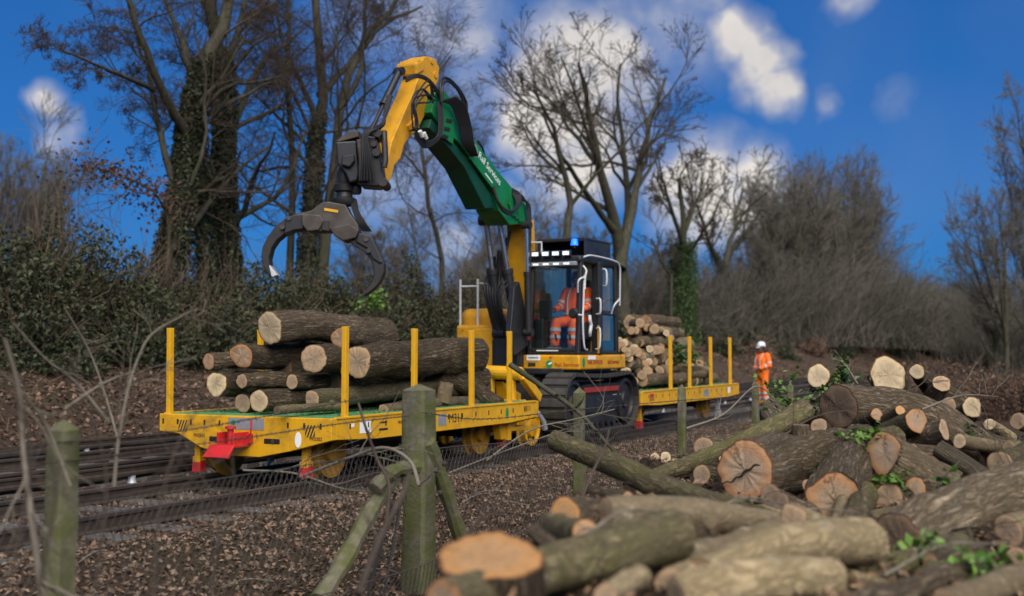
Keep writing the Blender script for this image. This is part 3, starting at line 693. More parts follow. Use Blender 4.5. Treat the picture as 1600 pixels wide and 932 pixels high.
gx = axis(-1800, 1.0, 30, 2400, .13, 1.18); gy = axis(-1800, -2.2, 21, 2400, .13, 1.18)
GX, GY = np.meshgrid(gx, gy, indexing='ij'); GZ = ground_h(GX.ravel(), GY.ravel()).reshape(GX.shape)
idx = np.arange(GX.size).reshape(GX.shape)
F = np.stack([idx[:-1, :-1], idx[1:, :-1], idx[1:, 1:], idx[:-1, 1:]], -1).reshape(-1, 4)
gr = mk('ground', np.c_[GX.ravel(), GY.ravel(), GZ.ravel()], F, M['ground'], smooth=True, org=(0, 0, 0)); tag(gr, kind='structure')
def gz(x, y): return ground_h(np.atleast_1d(x), np.atleast_1d(y))

# leaf litter, ballast and dead stalks: nobody could count them
rng = np.random.default_rng(3)
def scatter(n, x0, x1, y0, y1, pw=1.0):
    x = x0 + (x1 - x0) * rng.random(n) ** pw; y = rng.uniform(y0, y1, n); return x, y
x1_, y1_ = scatter(85000, 1.5, 26, -1.5, 7.9, 1.0)
P = np.c_[x1_, y1_, gz(x1_, y1_) + rng.uniform(.004, .02, len(x1_))]
V, F = leaves(P, .028, rng, .35, .6)
tag(mk('leaf_litter', V, F, M['litter'], smooth=False), 'brown leaf litter covering the ground round the fence and log pile', 'leaf litter', kind='stuff')
x1_, y1_ = scatter(56000, 4, 90, 14.0, 21.5, 1.7)
P = np.c_[x1_, y1_, gz(x1_, y1_) + rng.uniform(.005, .05, len(x1_))]
V, F = leaves(P, .055, rng, .25, .6)
tag(mk('bank_litter', V, F, M['litter_bank'], smooth=False), 'russet dead leaves covering the bank beyond the tracks', 'leaf litter', kind='stuff')
n = 30000; x1_, y1_ = scatter(n, 1, 42, 5.9, 14.4, 1.15)
O = np.array([(1, 0, 0), (0, 1, 0), (-1, 0, 0), (0, -1, 0), (0, 0, 1), (0, 0, -1)], float)
OF = np.array([(0, 1, 4), (1, 2, 4), (2, 3, 4), (3, 0, 4), (1, 0, 5), (2, 1, 5), (3, 2, 5), (0, 3, 5)])
sz = rng.uniform(.016, .036, n); J = O[None] * (sz[:, None, None] * rng.uniform(.6, 1.2, (n, 6, 1))) + rng.normal(size=(n, 6, 3)) * .006
V = (J + np.c_[x1_, y1_, gz(x1_, y1_) + .004][:, None]).reshape(-1, 3)
F = (OF[None] + 6 * np.arange(n)[:, None, None]).reshape(-1, 3)
tag(mk('track_ballast', V, F, M['ballast_stone'], smooth=False), 'grey brown ballast stones under and between the tracks', 'ballast', kind='stuff')
n = 5200; x1_, y1_ = scatter(n, 5, 80, 15.2, 20.5, 1.6); z = gz(x1_, y1_)
d = rng.normal(size=(n, 3)) * [.55, .35, .3]; d[:, 2] = np.abs(d[:, 2]) + .25; ln = rng.uniform(.25, .95, n)
K = 5; t = np.linspace(0, 1, K)
P = np.c_[x1_, y1_, z][:, None] + d[:, None] * (ln[:, None] * t)[:, :, None]; P[:, :, 2] -= (t ** 2 * .35)[None] * ln[:, None]
P += rng.normal(size=P.shape) * .025 * t[None, :, None]
V, F = tubes(P, np.full((n, K), .006) * np.linspace(1, .4, K), 3)
tag(mk('dead_bracken', V, F, M['dead_stalk'], smooth=True), 'tangle of dry bracken stalks on the bank under the hedge', 'bracken', kind='stuff')

# ------------------------------------------------------------------ tracks
def rail_profile(): return [(-.07, -.155), (.07, -.155), (.07, -.14), (.012, -.125), (.012, -.04), (.034, -.03), (.034, -.004), (.028, 0), (-.028, 0), (-.034, -.004), (-.034, -.03), (-.012, -.04), (-.012, -.125), (-.07, -.14)]
def track(yc, zt, label, xs):
    root = thing('railway_track', label, 'railway track', (10, yc, zt - .16), 'running lines')
    for sgn in (-1, 1):
        r = MB().prism([(-40, yc + sgn * .7525 + a, zt + b) for a, b in rail_profile()], (560, 0, 0)).build('rail', M['rail_side'], root)
        hd = MB().box(-40, 520, yc + sgn * .7525 - .026, yc + sgn * .7525 + .026, zt - .002, zt + .0035).build('rail_head', M['rail_top'], r)
    s0 = None
    for x in xs:
        if s0 is None:
            s0 = MB().box(x - .125, x + .125, yc - 1.27, yc + 1.27, zt - .30, zt - .150).build('sleeper', M['sleeper'], root, bev=.012)
            s0.location = (0, 0, 0); base = x
        else: s = inst(s0, root); s.location = (x - base, 0, float(rng.uniform(-.006, .006)))
    return root
track(TRK, 0.0, 'rust brown rails of the track the wagons and excavator stand on', np.arange(2, 52, .65))
track(TRK2, 0.02, 'rust brown rails of the empty far track below the leafy bank', np.arange(2, 60, .65))
for yc, lab in ((TRK + 1.62, 'dark conductor rail on pots between the two tracks'), (TRK2 + 1.62, 'dark conductor rail on pots at the foot of the leafy bank')):
    root = thing('conductor_rail', lab, 'conductor rail', (10, yc, -.2))
    MB().prism([(-40, yc + a, .10 + b) for a, b in [(-.065, -.11), (.065, -.11), (.065, -.085), (.02, -.07), (.02, -.03), (.036, -.02), (.036, 0), (-.036, 0), (-.036, -.02), (-.02, -.03), (-.02, -.07), (-.065, -.085)]], (500, 0, 0)).build('rail', M['rail_side'], root)
    p0 = None
    for x in np.arange(3, 40, 2.6):
        if p0 is None: p0 = MB().lathe((x, yc, -.22), (0, 0, 1), [(.07, 0), (.07, .05), (.045, .07), (.06, .11), (.045, .15), (.05, .212)], 12).build('insulator', M['pale_metal'], root, smooth=True); b0 = x
        else: q = inst(p0, root); q.location = (x - b0, 0, 0)
# black cable troughing runs
for k, (yy, zz, lab) in enumerate([(TRK2 - 1.55, -.10, 'black cable lying along the near side of the far track'), (TRK2 + 2.05, -.12, 'black cable lying beside the outer conductor rail')]):
    xs = np.linspace(-5, 60, 120); pts = np.c_[xs, yy + .06 * fbm(xs * .5, 3 + k), np.full(120, zz + .04) + .02 * fbm(xs, 7.)]
    tag(MB().tube(pts, .045, 8).build('cable', M['cable_black'], None, True), lab, 'cable')

# sawdust and bark flakes thrown over the pile
n = 5000; kk = rng.integers(0, len(LOWPTS), n); P = np.c_[LOWPTS[kk, 0] + rng.normal(size=n) * .28, LOWPTS[kk, 1] + rng.normal(size=n) * .28]
P = np.c_[P, gz(P[:, 0], P[:, 1]) + rng.uniform(.005, .02, n)]; V, F = leaves(P, .018, rng, .6, .4)
tag(mk('wood_chips', V, F, M['wood_chip'], smooth=False), 'pale wood chips and bark flakes scattered through the log pile', 'wood chips', kind='stuff')
# ------------------------------------------------------------------ wagons
def text(body, size, loc, right, up, mat, parent, name='lettering', ext=.0012):
    cu = bpy.data.curves.new('t', 'FONT'); cu.body = body; cu.size = size; cu.extrude = ext; cu.align_x = 'LEFT'; cu.align_y = 'CENTER'
    o = bpy.data.objects.new('t', cu); COL.objects.link(o)
    dg = bpy.context.evaluated_depsgraph_get(); me = bpy.data.meshes.new_from_object(o.evaluated_get(dg))
    bpy.data.objects.remove(o); bpy.data.curves.remove(cu)
    co = np.zeros(len(me.vertices) * 3); me.vertices.foreach_get('co', co); co = co.reshape(-1, 3)
    r = nrm(right); u = nrm(np.asarray(up, float) - r * np.dot(r, up)); n_ = np.cross(r, u)
    V = np.asarray(loc, float) + co[:, :1] * r + co[:, 1:2] * u + co[:, 2:] * n_
    F = [list(p.vertices) for p in me.polygons]; bpy.data.meshes.remove(me)
    return mk(name, V, F, mat, parent)
def panel(name, c, right, up, w, h, th, mat, parent, uv=False, rnd=0):
    """flat plate centred at c, standing th proud of the surface behind it"""
    c = np.asarray(c, float); r = nrm(right); u = nrm(up); n_ = np.cross(r, u)
    if rnd:
        P = [c + r * math.cos(a) * w / 2 + u * math.sin(a) * h / 2 for a in np.linspace(0, 2 * math.pi, rnd, endpoint=False)]
    else: P = [c + r * a * w / 2 + u * b * h / 2 for a, b in ((-1, -1), (1, -1), (1, 1), (-1, 1))]
    o = MB().prism([p - n_ * .002 for p in P], n_ * (th + .002)).build(name, mat, parent)
    if uv:
        l = o.data.uv_layers.new(name='UVMap')
        org = ORG[o.name]
        for lp in o.data.loops:
            q = np.array(o.data.vertices[lp.vertex_index].co) + org - c; l.data[lp.index].uv = (np.dot(q, r) / w + .5, np.dot(q, u) / w + .5)
    return o
Y0, Y1 = 7.70, 10.14
def wagon(xa, xb, label, stan_near, stan_far, wheels, front_detail):
    root = thing('rail_wagon', label, 'rail wagon', (xa, TRK, 0), 'flat rail trailers')
    yc = (Y0 + Y1) / 2; D = DECK
    # end beams: deep in the middle, shallow at the corners
    for xe, dx in ((xa, .09), (xb - .09, .09)):
        prof = [(Y1, D), (Y1, D - .20), (Y1 - .30, D - .225), (Y1 - .62, D - .37), (yc + .25, D - .45), (yc - .25, D - .45), (Y0 + .55, D - .37), (Y0, D - .235), (Y0, D)]
        e = MB().prism([(xe, a, b) for a, b in prof], (dx, 0, 0)).build('end_beam', M['yellow'], root, bev=.008)
        if xe == xa: head = e
    for yy, lo in ((Y0, 0), (Y1 - .08, 0)):
        s = MB().prism([(xa + .09, yy, D), (xb - .09, yy, D), (xb - .09, yy, D - .23), (xb - .9, yy, D - .27), (xa + .9, yy, D - .27), (xa + .09, yy, D - .235)], (0, .08, 0)).build('side_beam', M['yellow'], root, bev=.008)
        if yy == Y0: side = s
        MB().box(xa + .09, xb - .09, yy - .012 if yy == Y0 else yy + .05, yy + .03 if yy == Y0 else yy + .092, D - .012, D + .012).build('edge_rail', M['yellow'], s, bev=.004)
    # deck of green sheets
    ns = 4
    for k in range(ns):
        x0 = xa + .10 + (xb - xa - .2) * k / ns; x1 = xa + .10 + (xb - xa - .2) * (k + 1) / ns
        MB().box(x0, x1 - .006, Y0 + .085, Y1 - .085, D - .035, D + .006).build('deck_sheet', M['deck_green'], root)
    # dark underframe
    u = MB()
    for yy in (yc - .42, yc + .42): u.box(xa + .09, xb - .09, yy - .06, yy + .06, D - .42, D - .04)
    for xx in np.linspace(xa + .5, xb - .5, 6): u.box(xx - .04, xx + .04, Y0 + .08, Y1 - .08, D - .20, D - .04)
    u.build('underframe', M['black_steel'], root, bev=.005)
    for k, xw in enumerate(wheels):
        MB().cyl((xw, yc - .72, .29), (xw, yc + .72, .29), .06, 14).build('axle', M['black_steel'], root, True)
        for sgn in (-1, 1):
            yy = yc + sgn * .7525
            w = MB().lathe((xw, yy - sgn * .075, .29), (0, sgn, 0), [(.30, 0), (.33, .01), (.33, .025), (.295, .045), (.288, .13), (.25, .135), (.24, .10), (.11, .085), (.10, .15), (.04, .155)], 36).build('wheel', M['wheel_yellow'], root, True)
            MB().box(xw - .09, xw + .09, yy - sgn * .16 - .04, yy - sgn * .16 + .04, .20, D - .06).build('axle_guard', M['black_steel'], root, bev=.02)
    # stanchions
    st0 = None
    def stan(x, y):
        nonlocal st0
        if st0 is None:
            st0 = MB().box(-.035, .035, -.028, .028, -.18, 1.0).build('stanchion', M['yellow'], root, bev=.006)
            for v in st0.data.vertices: v.co = Vector(np.array(v.co) + ORG[root.name])
            st0.location = tuple(np.array((x, y, D)) - ORG[root.name]); o = st0
        else: o = inst(st0, root, (x, y, D))
        o.rotation_euler = (float(rng.uniform(-.006, .006)), float(rng.uniform(-.006, .006)), 0)
        base = np.array((x, y, D)) - ORG[root.name]
        for zz in (.93, .48):
            lug = MB().box(-.02, .02, .024, .044, zz, zz + .07).build('lug', M['yellow'], root, bev=.004)
            for v in lug.data.vertices: v.co = Vector(np.array(v.co) + ORG[root.name])
            lug.parent = o
        sh = MB().box(-.052, .052, -.045, .045, -.2, .0).build('socket', M['yellow'], root, bev=.006)
        for v in sh.data.vertices: v.co = Vector(np.array(v.co) + ORG[root.name])
        sh.parent = o
    for x in stan_near: stan(x, Y0 + .045)
    for x in stan_far: stan(x, Y1 - .045)
    # slots along beams
    sl = None
    def slot(x, y, z, rz):
        nonlocal sl
        if sl is None:
            sl = MB().box(-.004, .003, -.011, .011, -.03, .03).build('slot', M['dark_hole'], root)
            for v in sl.data.vertices: v.co = Vector(np.array(v.co) + ORG[root.name])
            o = sl; o.location = tuple(np.array((x, y, z)) - ORG[root.name])
        else: o = inst(sl, root, (x, y, z))
        o.rotation_euler = (0, 0, rz)
    if front_detail:
        for yy in (10.08, 9.86, 9.66, 9.46, 9.24, 8.28, 8.06, 7.84): slot(xa, yy, D - .085, 0)
    for xx in np.arange(xa + .35, xb - .2, .36): slot(float(xx), Y0, D - .10, math.pi / 2)
    return root, head, side, yc
def local(o, root):
    for v in o.data.vertices: v.co = Vector(np.array(v.co) + ORG[root.name])
XA, XB = 10.82, 15.95
SN = [atY(539, 600, Y0 + .045)[0], atY(647, 600, Y0 + .045)[0], atY(737, 600, Y0 + .045)[0], atY(796, 600, Y0 + .045)[0]]
w1, head, side, yc = wagon(XA, XB, 'yellow flat wagon with green deck and red coupling loaded with thick logs', SN, [XA + .12, 12.6, 14.0, 15.2], [11.42, 14.95], True)
yr, zr = (0, -1, 0), (0, 0, 1)         # across the end face as seen from the front
DT = DECK
panel('hazard_flash', (XA, 9.78, DT - .13), yr, zr, .13, .13, .003, M['hazard'], head, uv=True)
panel('hazard_flash', (XA, 7.98, DT - .14), yr, zr, .13, .13, .003, M['hazard'], head, uv=True)
panel('maker_plate', (XA, 8.86, DT - .085), yr, zr, .50, .13, .004, M['grey_plate'], head)
panel('plate_logo', (XA - .004, 9.04, DT - .075), yr, zr, .07, .06, .002, M['logo_green'], head, rnd=16)
panel('white_marker', (XA, 8.14, DT - .24), yr, zr, .085, .17, .004, M['white_print'], head, rnd=20)
text('PR0302', .055, (XA - .002, 9.62, DT - .235), yr, zr, M['ink'], head)
text('PR0302', .055, (XA - .002, 7.99, DT - .225), yr, zr, M['ink'], head)
# coupling
cp = MB()
cp.box(XA - .30, XA + .02, 8.80, 9.08, DT - .335, DT - .30); cp.prism([(XA - .42, 8.78, DT - .43), (XA - .30, 8.78, DT - .30), (XA - .27, 8.78, DT - .30), (XA - .38, 8.78, DT - .45)], (0, .34, 0))
cp.box(XA - .26, XA + .02, 8.82, 8.845, DT - .33, DT - .17); cp.box(XA - .26, XA + .02, 9.035, 9.06, DT - .33, DT - .17); cp.box(XA - .05, XA + .01, 8.76, 9.14, DT - .30, DT - .19)
c_ = cp.build('coupling', M['red_paint'], w1, bev=.006)
MB().lathe((XA - .17, 8.94, DT - .34), (0, 0, 1), [(.035, 0), (.035, .20), (.06, .205), (.06, .235), (.03, .245)], 16).build('coupling_pin', M['red_paint'], c_, True)
MB().tube(smooth_path([(XA - .10, 8.78, DT - .22), (XA - .12, 8.70, DT - .18), (XA - .12, 8.69, DT - .03)], 10), .010, 8).build('release_lever', M['red_paint'], c_, True)
MB().lathe((XA - .30, 8.94, DT - .365), (-1, 0, .2), [(.035, 0), (.035, .03), (.02, .035)], 14).build('pin_hole', M['yellow'], c_, True)
for yy in (9.28, 8.50):
    MB().box(XA - .004, XA + .05, yy - .12, yy + .12, DT - .31, DT - .23).build('lifting_slot', M['dark_hole'], head, bev=.02)
    MB().cyl((XA - .012, yy - .02, DT - .27), (XA + .05, yy - .02, DT - .27), .025, 12).build('shackle', M['chrome'], head, True)
# jack legs with red feet
for (xx, yy) in ((XA + .18, 9.69), (XA + .18, 8.16), (XB - .3, 8.16)):
    j = MB(); j.box(xx - .04, xx + .04, yy - .04, yy + .04, .17, DT - .2); j.box(xx - .055, xx + .055, yy - .055, yy + .055, .15, .22)
    jo = j.build('jack_leg', M['yellow'], w1, bev=.006)
    MB().prism([(xx - .06, yy - .06, .04), (xx + .06, yy - .06, .04), (xx + .05, yy - .06, .17), (xx - .05, yy - .06, .17)], (0, .12, 0)).build('jack_foot', M['red_paint'], jo, bev=.006)
# side markings
sr = (1, 0, 0)
panel('white_label', (11.47, Y0, DT - .12), sr, zr, .22, .14, .003, M['white_print'], side)
panel('white_tick', (11.22, Y0, DT - .09), sr, zr, .06, .04, .003, M['white_print'], side)
panel('dark_label', (13.18, Y0, DT - .13), sr, zr, .20, .15, .003, M['grey_plate'], side)
text('M311', .16, (13.34, Y0 - .002, DT - .13), sr, zr, M['ink'], side)
panel('print_line', (11.84, Y0, DT - .09), sr, zr, .16, .018, .002, M['ink'], side); panel('print_line', (11.84, Y0, DT - .17), sr, zr, .18, .026, .002, M['ink'], side)
text('PR302', .05, (12.15, Y0 - .002, DT - .11), sr, zr, M['ink'], side)
panel('green_sticker', (14.95, Y0, DT - .13), sr, zr, .09, .16, .003, M['logo_green'], side, rnd=14)
text('1811', .12, (15.45, Y0 - .002, DT - .10), sr, zr, M['ink'], side)
# end gear towards the excavator
eg = MB()
eg.prism([(15.0, 7.86, .47), (15.5, 7.86, .47), (15.5, 7.86, .38), (15.3, 7.86, .20), (15.1, 7.86, .20)], (0, .12, 0)); eg.box(15.3, 15.85, 7.84, 7.98, .30, .36); eg.box(15.22, 15.32, 7.82, 8.0, .18, .5)
eg.build('brake_frame', M['yellow'], w1, bev=.008)

w2, head2, side2, _ = wagon(20.12, 26.05, 'far yellow flat wagon with empty stanchions at its outer end, behind the excavator', [21.75, 22.85, 24.2, 25.55], [20.4, 22.0, 23.8, 25.5], [21.0, 25.0], False)
panel('hazard_mark', (20.62, Y0, DT - .12), sr, zr, .24, .11, .003, M['hazard'], side2, uv=True)
panel('red_mark', (20.62, Y0 - .003, DT - .08), sr, zr, .20, .06, .003, M['red_paint'], side2)
panel('grey_label', (23.75, Y0, DT - .13), sr, zr, .34, .14, .003, M['grey_plate'], side2)
panel('white_label', (25.3, Y0, DT - .12), sr, zr, .16, .12, .003, M['white_print'], side2)
for xx in (20.55, 25.2):
    j = MB(); j.box(xx - .04, xx + .04, 7.88, 7.96, .17, DT - .2); jo = j.build('jack_leg', M['yellow'] if xx < 22 else M['pale_metal'], w2, bev=.006)
    MB().prism([(xx - .06, 7.86, .04), (xx + .06, 7.86, .04), (xx + .05, 7.86, .17), (xx - .05, 7.86, .17)], (0, .12, 0)).build('jack_foot', M['red_paint'] if xx < 22 else M['pale_metal'], jo, bev=.006)

# ------------------------------------------------------------------ logs on the near wagon: face pixel, y of the axis there, radii px, far end pixel, its y
G1 = 'logs loaded on the near wagon'
def wlog(px, py, Y, r0, L, label, r1=None, dy=0.0, dz=0.0, bk='bark_ridged', face='face_tan', seed=0, group=G1, **kw):
    a = atY(px, py, Y); s = np.dot(a - CAM, FW) / FPX
    b = a + np.array([L, dy, dz]); ra = r0 * s; rb = (r1 or r0) * s
    return log([a, (a + b) / 2 + np.array([0, .03, .02]) * L * .3, b], [ra, rb], label, bk, face, seed=seed, group=group, **kw)
D0 = DECK + .006
wlog(421,510,9.05,25,2.3,'topmost thick log with notched oval tan end on the near wagon',24,-.15,-.02,seed=1,face='face_pale',tiltA=(.05,.12))
wlog(532,529,8.45,16,1.5,'short log with small brown sawn end behind the front stanchion',17,.25,.02,seed=2,face='face_orange')
wlog(488,559,8.55,23,3.0,'log with round pinkish end under the topmost thick log',24,.1,0,seed=3)
wlog(557,563,8.12,25,2.85,'huge ridged trunk running the length of the near wagon between stanchions',35,.02,.02,seed=4,ridge=.06)
wlog(377,557,9.25,18,2.4,'dark log with scooped brown end below the topmost log',22,.1,0,seed=5,face='face_orange',tiltA=(.3,.3))
wlog(326,565,9.75,13,.55,'short hollow ended log jutting out over the deck of the near wagon',14,-.1,.02,seed=6,face='face_orange')
wlog(337,602,9.62,19,1.8,'log with upright oval tan end at the far side of the near wagon',20,.1,-.02,seed=7,face='face_pale')
wlog(377,597,9.15,11,2.4,'slim forked log with two small sawn ends in the middle of the stack',17,-.1,-.02,seed=8,stubs=[(.08,2.2,.05,.05)])
wlog(455,598,8.75,11,2.2,'small dark log with grey round end under the pinkish end',12,.1,0,seed=9)
wlog(380,629,9.25,15,2.6,'log with grey brown end lying on the green deck at the back',16,.0,0,seed=10)
wlog(403,628,8.85,17,2.6,'pale cracked ended log lying on the green deck',18,.05,-.0,seed=11,face='face_pale')
wlog(489,624,8.30,14,3.2,'mossy forked log with a cluster of sawn ends near the deck edge',15,-.1,.02,bk='bark_mossy',seed=12,stubs=[(.03,2.6,.03,.045),(.06,.6,.03,.04)])
wlog(433,641,8.30,7,1.0,'thin broken branch log lowest at the deck edge',7,-.1,0,bk='bark_mossy',seed=13,face='face_dark')
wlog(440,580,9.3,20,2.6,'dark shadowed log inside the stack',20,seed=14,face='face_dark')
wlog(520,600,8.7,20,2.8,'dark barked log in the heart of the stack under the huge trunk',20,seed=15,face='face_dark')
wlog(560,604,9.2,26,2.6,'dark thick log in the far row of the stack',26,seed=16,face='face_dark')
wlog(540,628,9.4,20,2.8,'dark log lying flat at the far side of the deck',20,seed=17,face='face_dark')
log([at(660,585,16.3), at(722,590,16.6), at(752,592,16.9)], [.14, .16], 'reddish brown log behind the huge trunk near the excavator', 'bark_ridged', 'face_dark', 18, G1)
log([atY(684,585,8.25), atY(722,598,8.1), atY(776,632,8.0)], [.15, .14], 'bent ridged limb drooping to the deck at the excavator end', 'bark_ridged', 'face_dark', 19, G1)
log([atY(697,598,7.98), atY(690,628,8.02)], [.085, .10], 'short light brown stump piece leaning on the deck behind the mossy post', 'bark_smooth', 'face_dark', 20, G1)

# logs on the far wagon
G2 = 'logs stacked on the far wagon'
FAR = [(1008,502,10.5,8.9,'topmost reddish ended log'),(1016,519,9.5,8.75,'red brown ended log just under the topmost one'),(1033,520,9,8.6,'log with ragged reddish end high on the stanchion side'),(994,521,12,8.8,'mossy log with hidden end high on the excavator side'),
 (977,541,12,8.65,'broad brown ended log against the cab'),(990,535,8,8.5,'medium tan ended log beside the broad brown one'),(1001,537,6,8.4,'small cream ended log above mid stack'),(1021,551,9,8.45,'log with shaded end in mid stack by ivy'),
 (1033,560,9,8.2,'round pinkish ended log next to the first stanchion'),(1020,566,8,8.25,'brown ended log beside the round pinkish one'),(995,553,6,8.4,'small pale ended log in mid stack'),(1003,559,8,8.3,'tilted pale bodied log in mid stack'),
 (994,567,7,8.25,'slim pale ended log above the crawler'),(959,576,6,8.3,'small round cream end close to the crawler'),(981,567,8,8.25,'mossy slanting log near the crawler'),(1004,594,9,7.95,'pale mossy log lowest on the deck by the crawler'),
 (1028,595,7,8.0,'short log with cream end low on the deck'),(1030,580,8,8.05,'olive log low behind the first stanchion'),(1043,579,6,7.98,'slim log with orange end behind the first stanchion'),(1061,574,6,8.05,'slim cream ended log just past the first stanchion'),
 (1056,586,7,8.0,'mottled short log on the deck between first and second stanchion'),(1012,585,9,8.2,'curved mossy log in the bottom row'),(968,588,8,8.3,'dark log in the bottom row behind the crawler'),(1045,596,6,8.0,'thin log flat on the deck by the first stanchion')]
for k, (px, py, r, Y, lb) in enumerate(FAR):
    wlog(px, py, Y + .1, r, 1.3 + (k % 4) * .2, lb + ' on the far wagon', r, .1 * ((k * 7) % 5 - 2), .02 * ((k * 5) % 3 - 1), bk=('bark_ridged', 'bark_mossy', 'bark_smooth')[k % 3], face=('face_orange', 'face_tan', 'face_pale')[(k * 2) % 3], seed=40 + k, group=G2)
for k, (px, py, Y, r, L, lb) in enumerate([(1072,566,8.3,10,1.0,'olive bark log across the middle of the'),(1075,582,8.1,9,1.4,'mottled log in the middle row of the'),(1084,596,8.0,8,1.0,'small log on the deck at the middle of the'),(1068,556,8.6,9,.9,'leafy topped log on the loaded half of the'),(1098,592,8.3,8,.9,'last short log before the bare end of the'),(1062,600,8.0,8,1.8,'flat lying log at the near deck edge of the'),(985,505,9.3,12,1.6,'mossy back row log beside the topmost logs of the'),(1040,540,8.9,14,1.4,'back row log behind the first stanchion of the'),(975,560,8.9,14,2.4,'back row log low behind the cab of the'),(1010,580,8.8,16,2.2,'thick back row log at deck level of the')]):
    wlog(px, py, Y, r, L, lb + ' far wagon', r, .05, 0, bk=('bark_mossy', 'bark_smooth', 'bark_ridged')[k % 3], face='face_tan', seed=80 + k, group=G2)

rp = np.random.default_rng(8)
for k in range(52):
    if k < 38: px = rp.uniform(962, 1048); top = 498 + abs(px - 1008) * .55; py = rp.uniform(top, 598)
    else: px = rp.uniform(1052, 1104); py = rp.uniform(556 + abs(px - 1070) * .5, 600)
    up_ = (600 - py) / 100
    wlog(px, py, 7.92 + .5 * up_ + rp.uniform(0, .2), rp.uniform(5, 8.5), rp.uniform(.6, 1.0), 'small sawn log end packed in among the thicker logs of the far wagon', None, rp.uniform(.25, .6), rp.uniform(-.08, .08), bk=('bark_smooth', 'bark_ridged', 'bark_mossy')[k % 3], face=('face_tan', 'face_orange', 'face_pale')[(k // 2) % 3], seed=300 + k, group='small log ends packed on the far wagon')
wlog(600,640,8.0,9,2.6,'slim olive log along the deck edge past the mossy post',10,.05,0,bk='bark_smooth',seed=21)
wlog(640,612,8.6,15,2.2,'mid brown log filling the stack under the huge trunk',15,0,0,bk='bark_grey',seed=22)
for xa_, xb_, wg, lb_ in ((XA, XB, w1, 'bark chips and twigs littering the deck of the near wagon'), (20.12, 26.05, w2, 'bark chips and twigs littering the deck of the far wagon')):
    n = 1500; P = np.c_[rp.uniform(xa_ + .15, xb_ - .15, n), rp.uniform(Y0 + .1, Y1 - .1, n), np.full(n, DECK + .016)]
    V, F = leaves(P, .022, rp, 1.2, .4); tag(mk('bark_chips', V, F, M['litter'], None), lb_, 'bark chips', kind='stuff')
# ------------------------------------------------------------------ excavator
EX = thing('excavator', 'yellow road rail excavator with green boom and black log grapple between the two wagons', 'excavator', (18.0, TRK, 0))
YM, BK, BS = M['yellow_machine'], M['black_paint'], M['black_steel']
XC0, XC1, ZC0, ZC1 = 16.90, 20.0, .13, 1.06
RC = (ZC1 - ZC0) / 2
def crawler(y0, y1, near):
    zc = (ZC0 + ZC1) / 2; fr = MB()
    fr.prism([(XC0 + .34, y0 + .10, zc - .22), (XC0 + .34, y0 + .10, zc + .20), (XC0 + 1.0, y0 + .10, zc + .30), (XC1 - .8, y0 + .10, zc + .30), (XC1 - .3, y0 + .10, zc + .20), (XC1 - .3, y0 + .10, zc - .22), (XC1 - .7, y0 + .10, zc - .33), (XC0 + .7, y0 + .10, zc - .33)], (0, y1 - y0 - .20, 0))
    f = fr.build('track_frame', BS, EX, bev=.02)
    ys = y0 + .098 if near else y1 - .098; sg = -1 if near else 1
    if near:
        MB().box(17.8, 19.25, y0 + .075, y0 + .102, zc + .17, zc + .25).build('red_panel', M['red_dull'], f, bev=.004)
        panel('white_label', (19.2, y0 + .10, zc + .06), (1, 0, 0), (0, 0, 1), .34, .09, .004, M['white_print'], f)
        panel('red_sticker', (19.05, y0 + .10, zc - .06), (1, 0, 0), (0, 0, 1), .22, .05, .004, M['red_dull'], f)
        for xx in (17.75, 19.2): MB().cyl((xx, y0 + .085, zc - .10), (xx, y0 + .12, zc - .10), .035, 12).build('cover_bolt', M['pale_metal'], f, True)
        MB().box(17.6, 19.4, y0 + .085, y0 + .104, zc - .16, zc + .10).build('cover_plate', BK, f, bev=.01)
    for xx, r in ((XC0 + RC, RC - .09), (XC1 - RC, RC - .09)):
        MB().lathe((xx, y0 + .06, zc), (0, 1, 0), [(r * .35, 0), (r * .4, .04), (r * .8, .05), (r * .85, .0), (r, .01), (r, y1 - y0 - .13), (r * .4, y1 - y0 - .12)], 28).build('drive_wheel', BS, EX, True)
    for xx in np.linspace(XC0 + .95, XC1 - .95, 6):
        MB().cyl((xx, y0 + .09, ZC0 + .16), (xx, y1 - .09, ZC0 + .16), .09, 16).build('roller', BS, EX, True)
    # shoes round the loop
    Ls = XC1 - XC0 - 2 * RC; per = 2 * Ls + 2 * math.pi * RC; ns = 42; s0 = None
    for k in range(ns):
        s = per * k / ns
        if s < Ls: x, z, a = XC0 + RC + s, ZC1, 0
        elif s < Ls + math.pi * RC: t = (s - Ls) / RC; x, z, a = XC1 - RC + RC * math.sin(t), zc + RC * math.cos(t), t
        elif s < 2 * Ls + math.pi * RC: x, z, a = XC1 - RC - (s - Ls - math.pi * RC), ZC0, math.pi
        else: t = (s - 2 * Ls - math.pi * RC) / RC; x, z, a = XC0 + RC - RC * math.sin(t), zc - RC * math.cos(t), math.pi + t
        if s < Ls: z += -.035 * math.sin(math.pi * s / Ls)
        if s0 is None:
            m = MB(); hw = (y1 - y0) / 2
            m.box(-.083, .083, -hw, hw, -.03, .0)
            m.prism([(-.07, -hw + .01, -.001), (.07, -hw + .01, -.001), (.058, -hw + .01, .034), (-.058, -hw + .01, .034)], (0, 2 * hw - .02, 0))
            m.box(-.07, .07, -.09, .09, -.075, -.03)
            s0 = m.build('track_shoe', M['shoe_steel'], EX, bev=.004); local(s0, EX); o = s0
            o.location = tuple(np.array((x, (y0 + y1) / 2, z)) - ORG[EX.name])
        else: o = inst(s0, EX, (x, (y0 + y1) / 2, z))
        o.rotation_euler = (0, a, 0)
crawler(7.70, 8.17, True); crawler(9.67, 10.14, False)
